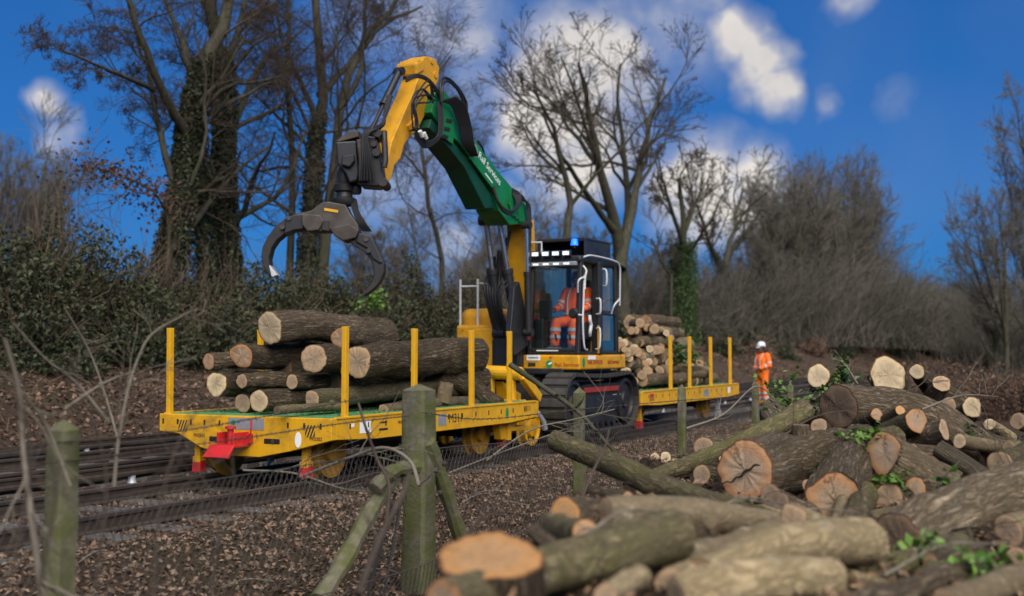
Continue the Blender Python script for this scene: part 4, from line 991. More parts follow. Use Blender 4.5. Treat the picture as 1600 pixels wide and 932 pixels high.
# undercarriage, rail axles
u = MB(); u.box(17.3, 19.4, 8.1, 9.75, .45, .92); u.lathe((18.1, TRK, .9), (0, 0, 1), [(.62, 0), (.62, .12), (.7, .14), (.7, .26)], 36); u.build('slew_ring', BS, EX, True)
def rail_axle(xw, fr):
    a = MB(); a.cyl((xw, TRK - .75, .27), (xw, TRK + .75, .27), .07, 16); a.build('rail_axle', YM, EX, True)
    for sgn in (-1, 1):
        yy = TRK + sgn * .7525
        w = MB().lathe((xw, yy - sgn * .07, .275), (0, sgn, 0), [(.30, 0), (.31, .01), (.31, .03), (.275, .045), (.27, .14), (.235, .15), (.225, .11), (.14, .10), (.13, .15), (.05, .16)], 36).build('rail_wheel', M['yellow'], EX, True)
        for q in range(6):
            an = q * math.pi / 3; c = np.array((xw + .18 * math.cos(an), yy + sgn * .035, .275 + .18 * math.sin(an)))
            MB().cyl(c, c + np.array((0, sgn * .012, 0)), .03, 10).build('wheel_hole', M['dark_hole'], w, True)
rail_axle(16.56, True); rail_axle(19.72, False)
f = MB()
f.tube([(15.97, 7.98, 1.10), (15.97, 9.05, 1.14)], .10, 16); f.box(15.92, 16.02, 8.10, 8.22, .62, 1.10); f.box(15.92, 16.02, 8.45, 8.57, .66, 1.1); f.box(15.88, 16.06, 7.95, 8.9, .60, .72)
f.beam((16.00, 8.0, 1.08), (16.57, 8.0, .72), .10, .14); f.prism([(16.1, 8.36, .98), (16.7, 8.36, .78), (16.7, 8.36, .34), (16.2, 8.36, .50)], (0, .14, 0)); f.box(16.05, 16.40, 8.3, 9.8, .42, .56)
f.build('rail_gear_frame', M['yellow'], EX, bev=.014)
MB().cyl((15.95, 8.80, .72), (15.95, 8.83, 1.02), .035, 14).build('gear_cylinder', M['chrome'], EX, True)
MB().cyl((16.07, 8.02, .66), (16.62, 8.02, .70), .03, 12).build('gear_cylinder', M['chrome'], EX, True)
MB().tube([(16.40, 7.93, .52), (16.52, 7.90, .38), (16.58, 7.90, .26)], [.03, .04, .045], 14).build('brake_bellows', M['grey_plate'], EX, True)
MB().cyl((16.27, 7.955, 1.00), (16.27, 7.99, 1.00), .045, 16).build('red_lamp', M['lamp_red'], EX, True)
MB().box(16.25, 16.38, 7.985, 8.05, .93, 1.07).build('lamp_housing', BK, EX, bev=.01)
# upper structure
hb = MB(); hb.box(17.45, 19.45, 8.0, 10.0, 1.06, 1.16); hb.box(17.3, 17.6, 8.72, 9.15, .98, 1.75); hb.build('house_floor', BK, EX, bev=.02)
def rbox(x0, x1, y0, y1, z0, z1, name, mat, parent=EX, bev=.05, seg=3):
    o = MB().box(x0, x1, y0, y1, z0, z1).build(name, mat, parent); b = o.modifiers.new('bevel', 'BEVEL'); b.width = bev; b.segments = seg
    o.data.polygons.foreach_set('use_smooth', np.full(len(o.data.polygons), True)); 
    w = o.modifiers.new('wn', 'WEIGHTED_NORMAL'); return o
sk = rbox(17.46, 19.42, 7.72, 8.72, 1.13, 1.37, 'cab_skirt', YM, bev=.035)
eng = rbox(17.55, 18.6, 9.22, 10.0, 1.16, 1.86, 'tank_cover', YM, bev=.05)
rbox(17.75, 19.3, 9.30, 10.08, 1.30, 2.14, 'engine_cover', YM, bev=.16, seg=5)
rbox(18.5, 19.5, 8.0, 10.05, 1.16, 2.0, 'counterweight', YM, bev=.18, seg=5)
rbox(17.40, 17.62, 9.22, 9.62, 1.0, 1.80, 'step_box', YM, bev=.03)
MB().box(17.50, 17.6, 9.18, 9.98, .92, 1.15).build('tank_base', BK, EX, bev=.02)
panel('cover_panel', (17.545, 9.60, 1.68), (0, -1, 0), (0, 0, 1), .62, .26, .008, YM, eng); panel('cover_panel', (17.545, 9.70, 1.38), (0, -1, 0), (0, 0, 1), .44, .26, .008, YM, eng)
for q in ((9.34, 1.77), (9.86, 1.77), (9.34, 1.59), (9.86, 1.59)): MB().cyl((17.53, q[0], q[1]), (17.55, q[0], q[1]), .012, 8).build('cover_screw', BK, eng)
def rail_pts(L, name, parent=EX, r=.017, mat='white_paint', n=20):
    return MB().tube(smooth_path(L, n) if n else np.array(L), r, 8).build(name, M[mat], parent, True)
for (ya, xa_) in ((9.95, 17.62), (9.62, 17.62)):
    rail_pts([(xa_, ya, 1.5), (xa_, ya, 2.62)], 'handrail', r=.02, n=0)
rail_pts([(18.3, 9.62, 2.1), (18.3, 9.62, 2.75)], 'handrail', r=.02, n=0); rail_pts([(18.3, 9.4, 2.1), (18.3, 9.4, 2.8)], 'handrail', r=.02, n=0)
rail_pts([(17.62, 9.62, 2.55), (18.3, 9.62, 2.55)], 'handrail', r=.017, n=0); rail_pts([(18.3, 9.62, 2.68), (18.3, 9.0, 2.68)], 'handrail', r=.017, n=0)
rail_pts([(17.62, 9.95, 2.5), (17.62, 9.62, 2.5)], 'handrail', r=.017, n=0)
# text on the skirt
sx, sy = 17.458, 7.718
panel('data_plate', (sx, 8.52, 1.325), (0, -1, 0), (0, 0, 1), .24, .085, .003, M['white_print'], sk)
panel('print_line', (sx - .004, 8.52, 1.325), (0, -1, 0), (0, 0, 1), .18, .022, .002, M['grey_plate'], sk)
panel('dark_plate', (sx, 8.55, 1.215), (0, -1, 0), (0, 0, 1), .13, .06, .003, M['ink'], sk)
panel('logo_disc', (sx, 8.24, 1.225), (0, -1, 0), (0, 0, 1), .12, .12, .003, M['logo_green'], sk, rnd=20); panel('logo_wave', (sx - .003, 8.225, 1.235), (0, -1, .4), (0, .4, 1), .08, .03, .002, M['white_print'], sk, rnd=12)
text('Rail Services', .085, (sx - .002, 8.15, 1.215), (0, -1, 0), (0, 0, 1), M['red_dull'], sk)
panel('warning_dot', (sx, 8.22, 1.33), (0, -1, 0), (0, 0, 1), .035, .035, .003, M['red_paint'], sk, rnd=12)
panel('white_label', (17.95, sy, 1.325), (1, 0, 0), (0, 0, 1), .30, .06, .003, M['white_print'], sk)
panel('logo_mark', (17.62, sy, 1.25), (1, 0, 0), (0, 0, 1), .10, .16, .003, M['logo_green'], sk, rnd=14)
text('RAIL SERVICES', .095, (17.78, sy - .002, 1.25), (1, 0, 0), (0, 0, 1), M['red_dull'], sk); text('Rail Services', .10, (18.60, sy - .002, 1.25), (1, 0, 0), (0, 0, 1), M['red_dull'], sk)

# cab
cab_y0, cab_y1, cab_x0, cab_x1, cz0, cz1 = 7.74, 8.66, 17.50, 19.16, 1.375, 2.93
xt = cab_x0 + .12                     # windscreen rakes back
c = MB()
def post(a, b, w=.07): c.beam(a, b, w, w, (1, 0, 0))
post((cab_x0 + .03, cab_y0 + .04, cz0), (xt + .03, cab_y0 + .04, cz1 - .04), .085); post((cab_x0 + .03, cab_y1 - .04, cz0), (xt + .03, cab_y1 - .04, cz1 - .04), .075)
post((18.32, cab_y0 + .04, cz0), (18.32, cab_y0 + .04, cz1 - .04), .15); post((cab_x1 - .04, cab_y0 + .04, cz0), (cab_x1 - .10, cab_y0 + .04, cz1 - .04), .08); post((cab_x1 - .04, cab_y1 - .04, cz0), (cab_x1 - .10, cab_y1 - .04, cz1 - .04), .08)
c.box(cab_x0, cab_x1, cab_y0, cab_y1, cz0 - .003, cz0 + .05)
c.box(18.36, cab_x1 - .02, cab_y0 + .01, cab_y0 + .075, 2.02, 2.10); c.box(cab_x1 - .08, cab_x1, cab_y0, cab_y1, cz0, 1.98)
c.beam((cab_x0 + .03, cab_y0, cz0 + .07), (cab_x0 + .03, cab_y1, cz0 + .07), .07, .07)
cabf = c.build('cab_frame', BK, EX, bev=.022)
rbox(xt - .06, cab_x1 - .03, cab_y0 - .005, cab_y1 + .01, cz1 - .10, cz1 + .02, 'cab_roof', BK, bev=.045)
rbox(xt - .12, xt - .03, cab_y0 + .06, cab_y1 - .02, cz1 - .15, cz1 - .08, 'roof_visor', M['grey_plate'], bev=.015)
fr2 = MB()
fr2.box(17.95, 18.9, 7.83, 8.62, cz1 + .02, cz1 + .05); fr2.box(17.90, 18.95, 7.80, 7.84, cz1 + .02, cz1 + .31); fr2.box(17.90, 18.95, 8.60, 8.66, cz1 + .02, cz1 + .31); fr2.box(17.90, 18.95, 7.80, 8.66, cz1 + .27, cz1 + .33); fr2.box(18.5, 18.95, 7.82, 8.64, cz1 + .02, cz1 + .28)
fr2.build('roof_guard', BK, EX, bev=.02)
for yy in (8.50, 8.32, 8.14, 7.96):
    lm = rbox(xt - .14, xt - .06, yy - .072, yy + .072, cz1 + .0, cz1 + .10, 'work_lamp', BK, bev=.015)
    panel('lens', (xt - .142, yy, cz1 + .05), (0, -1, 0), (0, 0, 1), .11, .06, .006, M['lamp_white'], lm)
    panel('lower_lens', (xt - .122, yy, cz1 - .115), (0, -1, 0), (0, 0, 1), .10, .03, .006, M['lamp_white'], lm)
b = MB().lathe((17.86, 7.98, cz1 + .20), (0, 0, 1), [(.06, 0), (.06, .03), (.055, .04), (.052, .09), (.03, .11)], 18).build('beacon', M['lamp_blue'], EX, True)
MB().lathe((17.86, 7.98, cz1 + .16), (0, 0, 1), [(.03, 0), (.03, .03), (.062, .035), (.062, .04)], 14).build('beacon_base', BK, b, True)
# glazing, real thin panes
def pane(P, n_, mat='cab_glass', name='window_pane'):
    return MB().prism([np.array(p, float) for p in P], np.array(n_, float) * .006).build(name, M[mat], EX)
pane([(cab_x0 + .012, cab_y0 + .07, cz0 + .09), (cab_x0 + .012, cab_y1 - .07, cz0 + .09), (xt + .0, cab_y1 - .07, cz1 - .14), (xt + .0, cab_y0 + .07, cz1 - .14)], (1, 0, 0), name='windscreen')
pane([(18.40, cab_y0 + .03, 2.10), (cab_x1 - .10, cab_y0 + .03, 2.10), (cab_x1 - .15, cab_y0 + .03, cz1 - .12), (18.40, cab_y0 + .03, cz1 - .12)], (0, 1, 0))
pane([(18.40, cab_y0 + .03, cz0 + .05), (cab_x1 - .08, cab_y0 + .03, cz0 + .05), (cab_x1 - .09, cab_y0 + .03, 2.02), (18.40, cab_y0 + .03, 2.02)], (0, 1, 0))
pane([(cab_x0 + .1, cab_y1 - .03, cz0 + .09), (cab_x1 - .1, cab_y1 - .03, cz0 + .09), (cab_x1 - .15, cab_y1 - .03, cz1 - .12), (xt + .05, cab_y1 - .03, cz1 - .12)], (0, -1, 0))
pane([(cab_x1 - .05, cab_y0 + .08, 1.98), (cab_x1 - .05, cab_y1 - .08, 1.98), (cab_x1 - .10, cab_y1 - .08, cz1 - .12), (cab_x1 - .10, cab_y0 + .08, cz1 - .12)], (-1, 0, 0))
# door swung against the rear: inner yellow lining seen through the doorway, seat, console
rbox(19.02, 19.07, 7.86, 8.16, 1.6, 2.82, 'rear_lining', YM, bev=.01)
st = rbox(18.25, 18.78, 7.95, 8.45, 1.62, 1.80, 'operator_seat', M['seat_fabric'], bev=.06); rbox(18.70, 18.84, 7.97, 8.43, 1.74, 2.42, 'seat_back', M['seat_fabric'], parent=st, bev=.06); rbox(18.72, 18.81, 8.08, 8.32, 2.42, 2.62, 'headrest', M['seat_fabric'], parent=st, bev=.04); rbox(18.32, 18.75, 8.02, 8.38, cz0 + .05, 1.62, 'seat_base', BK, parent=st, bev=.03)
for yy in (7.90, 8.50):
    cs = rbox(17.95, 18.55, yy - .06, yy + .06, 1.62, 1.90, 'console', BK, bev=.03)
    MB().tube([(18.0, yy, 1.88), (17.97, yy, 2.02), (17.97, yy, 2.09)], [.014, .014, .026], 10).build('joystick', M['rubber'], cs, True)
rbox(17.75, 17.80, 8.34, 8.56, 1.95, 2.25, 'display_screen', BK, bev=.01); rbox(17.62, 17.80, 8.42, 8.60, 1.42, 1.95, 'side_console', BK, bev=.03)
for yy in (8.05, 8.3): MB().tube([(17.95, yy, cz0 + .05), (17.85, yy, 1.62), (17.82, yy, 1.70)], .016, 8).build('travel_lever', M['rubber'], EX, True)
MB().beam((17.6, 8.1, 1.48), (17.6, 8.35, 1.48), .015, .015).build('wiper', M['pale_metal'], EX)
rail_pts([(17.50, 8.10, 1.435), (17.49, 8.48, 1.435)], 'sill_strip', n=0, r=.012)
# white grab rails on the doorway
gy_ = 7.66
def grab(L, r=.0145, n=24): return rail_pts(L, 'grab_rail', r=r, n=n)
grab([(17.52, gy_, 2.62), (17.49, gy_, 2.2), (17.46, gy_, 1.9), (17.50, gy_, 1.55), (17.56, gy_, 1.46), (17.75, gy_ + .05, 1.45)])
grab([(17.62, 7.72, 2.78), (17.60, gy_, 2.70), (17.56, gy_, 2.60), (17.54, gy_, 2.40)]); grab([(17.45, 7.74, 2.35), (17.38, 7.70, 2.52), (17.45, gy_, 2.58), (17.52, gy_, 2.55)])
grab([(17.46, gy_, 1.99), (17.35, 7.72, 2.0), (17.28, 7.76, 2.0)], n=10); MB().lathe((17.30, 7.74, 2.02), (-1, 0, 0), [(.07, 0), (.085, .02), (.06, .06)], 16).build('mirror', M['rubber'], EX, True)
grab([(18.20, 7.74, 2.28), (18.16, gy_, 2.26), (18.16, gy_, 2.05), (18.20, 7.74, 2.03)]); grab([(18.42, 7.74, 2.78), (18.42, gy_, 2.74), (18.42, gy_, 2.52), (18.46, 7.74, 2.50)]); grab([(18.20, 7.74, 1.80), (18.15, gy_, 1.78), (18.13, gy_, 1.50), (18.16, 7.74, 1.46)])
grab([(18.80, 7.73, 2.05), (18.78, gy_, 2.20), (19.0, gy_, 2.30), (19.10, 7.74, 2.30)]); grab([(17.66, 7.73, 2.92), (17.9, 7.70, 2.96), (18.8, 7.70, 2.94), (19.1, 7.70, 2.86), (19.16, 7.72, 2.5), (19.2, 7.74, 2.2)], n=30)
rail_pts([(17.95, 8.64, 3.0), (17.75, 8.9, 3.16), (17.72, 8.9, 3.16)], 'roof_rail', n=8); rail_pts([(17.62, 8.45, 3.0), (17.62, 8.45, 3.18), (17.62, 8.95, 3.18)], 'roof_rail', n=0)
panel('yellow_tag', (18.26, 7.735, 1.62), (1, 0, 0), (0, 0, 1), .08, .45, .02, YM, cabf)
MB().tube(smooth_path([(18.05, 7.80, 2.0), (18.02, 7.78, 1.92), (18.06, 7.78, 1.85), (18.02, 7.78, 1.74), (18.06, 7.80, 1.68)], 18), .028, 8).build('door_handle', M['white_paint'], EX, True)

# boom: profiles traced on the vertical plane through the machine's centre line
BY = 8.62; BWID = .40
def prof(L, Y=BY): return [atY(px, py, Y) for px, py in L]
def sect(L, Y, w, name, mat, bev=.012): return MB().prism(prof(L, Y), (0, w, 0)).build(name, mat, EX, bev=bev)
bm1 = MB().prism([(17.45, 8.64, 1.62), (17.80, 8.64, 1.62), (17.82, 8.64, 2.6), (17.74, 8.64, 3.56), (17.40, 8.64, 3.56), (17.42, 8.64, 2.6)], (0, .33, 0)).build('boom_base', YM, EX, bev=.012)
MB().box(17.44, 17.83, 8.61, 9.00, 1.60, 2.0).build('boom_foot', M['red_dull'], EX, bev=.012)
gb = sect([(824,350),(823,322),(806,300),(777,266),(738,214),(716,166),(694,142),(680,146),(674,176),(690,200),(716,222),(736,248),(772,302),(780,330),(796,352)], BY, BWID, 'boom_mid', M['green_paint'])
sect([(674,186),(700,212),(734,252),(768,306),(772,326),(758,326),(726,262),(694,222),(670,200)], BY + .03, BWID - .06, 'boom_belly', M['green_shaded'])  # strip along the boom's underside with its shade painted in
lp = sect([(737,214),(777,266),(775,302),(735,248)], BY - .03, .03, 'name_panel', M['green_paint'], bev=.004)
ra = nrm(atY(775, 272, BY) - atY(738, 222, BY)); ua = nrm(np.cross(np.array((0, -1, 0)), ra)); 
if ua[2] < 0: ua = -ua
panel('logo_ring', atY(742, 236, BY - .032), ra, ua, .20, .20, .003, M['grey_plate'], lp, rnd=24); panel('logo_core', atY(742, 236, BY - .035), ra, ua, .14, .14, .003, M['logo_green'], lp, rnd=20)
text('Rail Services', .155, atY(748, 241, BY - .034), ra, ua, M['white_print'], lp); panel('print_line', atY(764, 279, BY - .032), ra, ua, .26, .022, .003, M['white_print'], lp)
for k, (px, py) in enumerate([(703, 189), (700, 202), (697, 214)]):
    P = prof([(px - 5, py - 4), (px + 4, py - 2), (px + 3, py + 4), (px - 6, py + 2)], BY - .02); MB().prism(P, (0, .03, 0)).build('lightening_hole', M['dark_hole'], gb, bev=.004)
sect([(690,184),(712,186),(708,226),(686,210)], BY - .012, .03, 'web_plate', M['green_paint'], bev=.004)
for q in range(4):
    P = prof([(795 + q * 7, 318 + q * 6), (799 + q * 7, 318 + q * 6), (806 + q * 5, 338 + q * 4), (802 + q * 5, 339 + q * 4)], BY - .03); MB().prism(P, (0, .05, 0)).build('gusset', M['green_paint'], gb, bev=.004)
dp = sect([(656,93),(666,88),(680,92),(687,106),(685,126),(676,146),(668,172),(654,200),(642,212),(632,226),(626,248),(617,258),(611,280),(604,290),(600,282),(606,250),(612,222),(630,180),(646,144),(655,118)], 8.74, .27, 'dipper', YM)
sect([(644,212),(656,200),(652,182),(638,196)], 8.71, .33, 'dipper_gusset', YM)
for (px, py, r) in ((656,100,.06),(682,117,.05),(676,96,.04)):
    a = atY(px, py, 8.725); MB().cyl(a, a + np.array((0, .30, 0)), r, 16).build('pivot_pin', M['yellow_machine'], dp, True)
MB().prism(prof([(650,98),(664,90),(664,112),(652,118)], 8.72), (0, .34, 0)).build('dipper_nose', YM, EX, bev=.03)
# hydraulic rams
def ram(a, b, r, name='ram'):
    a = np.array(a); b = np.array(b); m = a + (b - a) * .55
    o = MB().tube([a, m], r, 16).build(name, BK, EX, True); MB().tube([m - (b - a) * .01, b], r * .55, 14).build('ram_rod', M['black_steel' if r < .055 else 'chrome'], o, True)
    for q in (a, b): MB().cyl(q - np.array((0, r * 1.3, 0)), q + np.array((0, r * 1.3, 0)), r * 1.15, 14).build('ram_eye', BK, o, True)
    MB().cyl(m - (b - a) * .03, m + (b - a) * .015, r * 1.18, 16).build('ram_gland', BS, o, True)
    return o
ram((17.34, 8.74, 1.72), (17.05, 8.93, 3.52), .08); ram((17.34, 9.06, 1.72), (17.05, 9.16, 3.52), .08)
ram(atY(826, 520, 8.50), atY(823, 352, 8.50), .055, 'ram')
ram(atY(700, 170, 8.88), atY(648, 100, 8.88), .055); ram(atY(624, 112, 8.88), atY(578, 208, 8.88), .05)
sect([(812,440),(820,480),(826,540),(804,556),(798,520),(804,450)], 8.60, .10, 'valve_block', BK)
MB().box(17.35, 17.75, 8.70, 9.22, 1.0, 1.62).build('boom_foot_bracket', BK, EX, bev=.03)
# hose bundles
hr = np.random.default_rng(11)
def hose(L, r=.017, n=26, name='hose'): return MB().tube(smooth_path(L, n), r, 7).build(name, M['rubber'], EX, True)
for k in range(8):
    j = k * 2.9; Yh = BY - .05 - .012 * k
    hose([atY(690 + j, 158 - j * .3, Yh), atY(706 + j, 166, Yh - .03), atY(717 + j * .9, 196, Yh - .03), atY(724 + j * .8, 226, Yh - .02), atY(736 + j * .5, 244, Yh + .02)], .014)
hose([atY(690, 160, BY - .1), atY(688, 132, BY - .08), atY(697, 122, BY - .02), atY(714, 136, BY), atY(728, 160, BY), atY(729, 182, BY)], .022); hose([atY(692, 158, BY - .12), atY(691, 136, BY - .1), atY(700, 127, BY - .02), atY(716, 142, BY), atY(725, 164, BY), atY(727, 180, BY)], .02)
hose([atY(746, 220, BY), atY(754, 232, BY - .03), atY(757, 246, BY)], .018, 14)
for k in range(6):
    a0 = k * 2.6
    hose([atY(771, 292 + a0 * .4, BY - .04), atY(780 + a0 * .2, 318 + a0 * .6, BY - .12), atY(796, 331 - a0 * .1 + k, BY - .16), atY(811 - a0 * .3, 322, BY - .12), atY(812 - a0 * .5, 304 + a0 * .4, BY - .05), atY(800, 296 + a0 * .6, BY)], .021)
for k in range(5):
    hose([atY(815, 305 + k * 2, BY - .05), atY(823 + k, 320, BY - .06), atY(825 + k * 1.1, 350, BY - .08), atY(824 + k, 420, BY - .1), atY(826 + k, 520, BY - .1)], .015)
for k in range(7):
    hose([(17.32 - .02 * k, 8.86 + .06 * k, 3.35 - .1 * k), (17.22 + .02 * k, 8.95 + .05 * k, 2.7), (17.12, 8.92 + .05 * k, 2.1 + .05 * k), (17.36, 8.82 + .05 * k, 1.55)], .02)
for k in range(5):
    hose([atY(782 + k * 3, 420 + k * 6, 9.1 - k * .1), atY(772 + k * 2, 450 + k * 4, 9.2 - k * .1), atY(776 + k * 3, 500, 9.2 - k * .1), atY(786 + k * 3, 545, 9.1 - k * .08)], .016)
for k in range(7):       # tangle where the dipper meets the boom
    s_ = hr.normal(size=(4, 2)) * 3.0
    hose([atY(676 + s_[0, 0], 158 + s_[0, 1], 8.58), atY(662 + s_[1, 0] * 2, 128 + k * 5 + s_[1, 1], 8.54), atY(648 + s_[2, 0], 162 + s_[2, 1] * 2, 8.56), atY(650 + s_[3, 0], 196 + s_[3, 1], 8.58), atY(640 + k * 2, 205, 8.62)], .012)
for k in range(4):
    hose([atY(684 + k * 2, 160, 8.56), atY(686 + k * 2, 196, 8.52), atY(682 + k, 215 + k, 8.52), atY(664, 222 + k * 3, 8.54), atY(648, 208 + k * 2, 8.6)], .014)
for k in range(3): hose([atY(690, 152 + k * 3, 8.58), atY(672, 126 + k * 2, 8.56), atY(652, 117 + k * 2, 8.60), atY(634, 122 + k * 3, 8.7)], .015)
for k, (px, py) in enumerate(((656, 209), (662, 212))):
    MB().cyl(atY(px, py - 4, 8.5), atY(px + 4, py + 5, 8.5), .03, 12).build('hose_coupling', M['white_paint'], EX, True)
# tilt rotator block, hung off the dipper, and the grapple, swung to face across the line of view
GQ = atY(560, 250, 8.88)
gu = nrm(np.array([RT[0], RT[1], 0])); gn = nrm(np.array([FW[0], FW[1], 0]))
def onp(px, py, off=0.0):
    r = ray(px, py); q = GQ + gn * off; return CAM + r * (np.dot(q - CAM, gn) / np.dot(r, gn))
def gsect(L, off, w, name, mat, bev=.012, parent=EX): return MB().prism([onp(*p, off) for p in L], gn * w).build(name, mat, parent, bev=bev)
gsect([(524,222),(556,220),(560,272),(558,282),(546,286),(540,272),(527,256)], -.22, .40, 'rotator_housing', BK, .02)
gsect([(556,218),(572,216),(580,268),(574,284),(560,284),(560,250)], -.26, .46, 'rotator_cheek', M['grapple_grey'], .02)
gsect([(572,212),(588,214),(596,256),(600,284),(592,292),(562,290),(562,282),(578,278)], -.20, .40, 'quick_hitch', BK, .02)
gsect([(542,206),(560,203),(560,214),(530,222),(524,222)], -.18, .34, 'hitch_cover', M['grapple_grey'], .01)
gsect([(534,244),(552,240),(554,252),(546,262),(532,258)], -.30, .1, 'tilt_motor', BS, .02)
for k, (px, py, r) in enumerate(((584,225,.035),(588,238,.05),(598,284,.06),(590,208,.05))):
    a = onp(px, py, -.28); MB().cyl(a, a + gn * .5, r, 16).build('hitch_pin', BS, EX, True)
MB().tube([onp(600, 206, -.15), onp(602, 250, -.3), onp(600, 262, -.3)], .04, 12).build('hitch_ram', BS, EX, True)
for k in range(5): hose([onp(596 - k * 4, 208, -.2 - k * .03), onp(586 - k * 3, 203, -.3), onp(574 - k * 2, 214, -.34), onp(578 - k * 3, 246, -.34), onp(584 - k * 5, 282, -.3)], .016)
for k in range(4): hose([onp(612 - k * 2, 150, 0), onp(604 - k, 176, -.1), onp(596 + k, 196, -.15), onp(590 - k * 4, 206, -.1)], .018)
rt_ = onp(541, 280); 
MB().lathe(onp(538, 322), (0, 0, 1), [(.13, 0), (.15, .03), (.15, .09), (.11, .11), (.10, .17), (.13, .19), (.135, .27), (.09, .30), (.10, .40), (.06, .52)], 28).build('rotator', BS, EX, True)
MB().lathe(onp(556, 304), (0, 0, 1), [(.06, 0), (.075, .03), (.075, .10), (.05, .13)], 18).build('rotator_motor', BK, EX, True)
for k in range(5): hose([onp(548 + k * 2, 312, -.05), onp(552 + k * 2, 330, -.12), onp(560 + k * 2.5, 348, -.14), onp(568 + k * 3, 362, -.1)], .012)
body = gsect([(462,336),(486,329),(502,317),(512,315),(540,320),(546,332),(560,352),(561,364),(550,374),(536,377),(528,372),(516,362),(498,362),(480,362),(474,354)], -.16, .32, 'grapple_body', M['grapple_grey'], .015)
gsect([(470,334),(500,336),(506,346),(498,360),(480,362),(472,352)], -.20, .40, 'grapple_cheek', M['grapple_grey'], .015); gsect([(514,356),(546,350),(561,360),(556,372),(536,377),(522,368)], -.20, .40, 'grapple_cheek', M['grapple_grey'], .015)
gsect([(503,345),(514,344),(514,362),(502,360)], -.18, .36, 'linkage', BS, .01)
q = [onp(507, 327, -.165), onp(528, 331, -.165)]; panel('maker_badge', (q[0] + q[1]) / 2, gu + np.array((0, 0, -.16)), (0, 0, 1), .18, .035, .004, M['yellow'], body)
jl = gsect([(476,331),(462,334),(446,341),(430,354),(418,370),(410,386),(408,400),(410,414),(415,424),(420,430),(424,430),(421,418),(420,404),(424,388),(432,376),(444,366),(458,361),(474,360),(482,346)], -.13, .26, 'grapple_jaw', BS, .012)
gsect([(418,410),(422,416),(433,430),(426,433),(420,428)], -.12, .24, 'jaw_tip', M['pale_metal'], .006)
gsect([(446,341),(462,335),(476,336),(474,358),(458,360),(444,366)], -.16, .32, 'jaw_rib', BK, .012)
jr = gsect([(546,366),(562,366),(580,370),(586,380),(594,396),(600,412),(600,426),(594,440),(586,450),(576,458),(567,463),(572,454),(580,442),(584,430),(583,416),(578,404),(568,394),(556,386),(548,380)], -.13, .26, 'grapple_jaw', BS, .012)
gsect([(560,364),(580,369),(590,390),(598,410),(594,412),(582,404),(574,388),(556,378)], -.16, .32, 'jaw_rib', BK, .012)
for (px, py) in ((451, 341), (441, 355), (572, 374), (576, 392)):
    a = onp(px, py, -.185); MB().cyl(a, a + gn * .37, .03, 12).build('jaw_pin', M['grapple_grey'], EX, True)

# ------------------------------------------------------------------ people
def person_part(name, caps, mat, parent, vox=.014, spheres=(), smooth=2):
    m = MB()
    for (a, b, ra_, rb_) in caps:
        a = np.array(a, float); b = np.array(b, float); t = nrm(b - a); L = np.linalg.norm(b - a); P = []; R_ = []
        for q in (-1, -.85, -.5, 0): P.append(a + t * ra_ * q); R_.append(ra_ * math.sqrt(max(1 - q * q, .0004)))
        for q in (.33, .66): P.append(a + (b - a) * q); R_.append(ra_ + (rb_ - ra_) * q)
        for q in (0, .5, .85, 1): P.append(b + t * rb_ * q); R_.append(rb_ * math.sqrt(max(1 - q * q, .0004)))
        m.tube(P, R_, 12)
    for (c_, r_) in spheres: m.ell(c_, r_)
    o = m.build(name, mat, parent, True)
    rm = o.modifiers.new('remesh', 'REMESH'); rm.mode = 'VOXEL'; rm.voxel_size = vox; rm.use_smooth_shade = True
    sm = o.modifiers.new('smooth', 'SMOOTH'); sm.iterations = smooth; sm.factor = .5
    return o
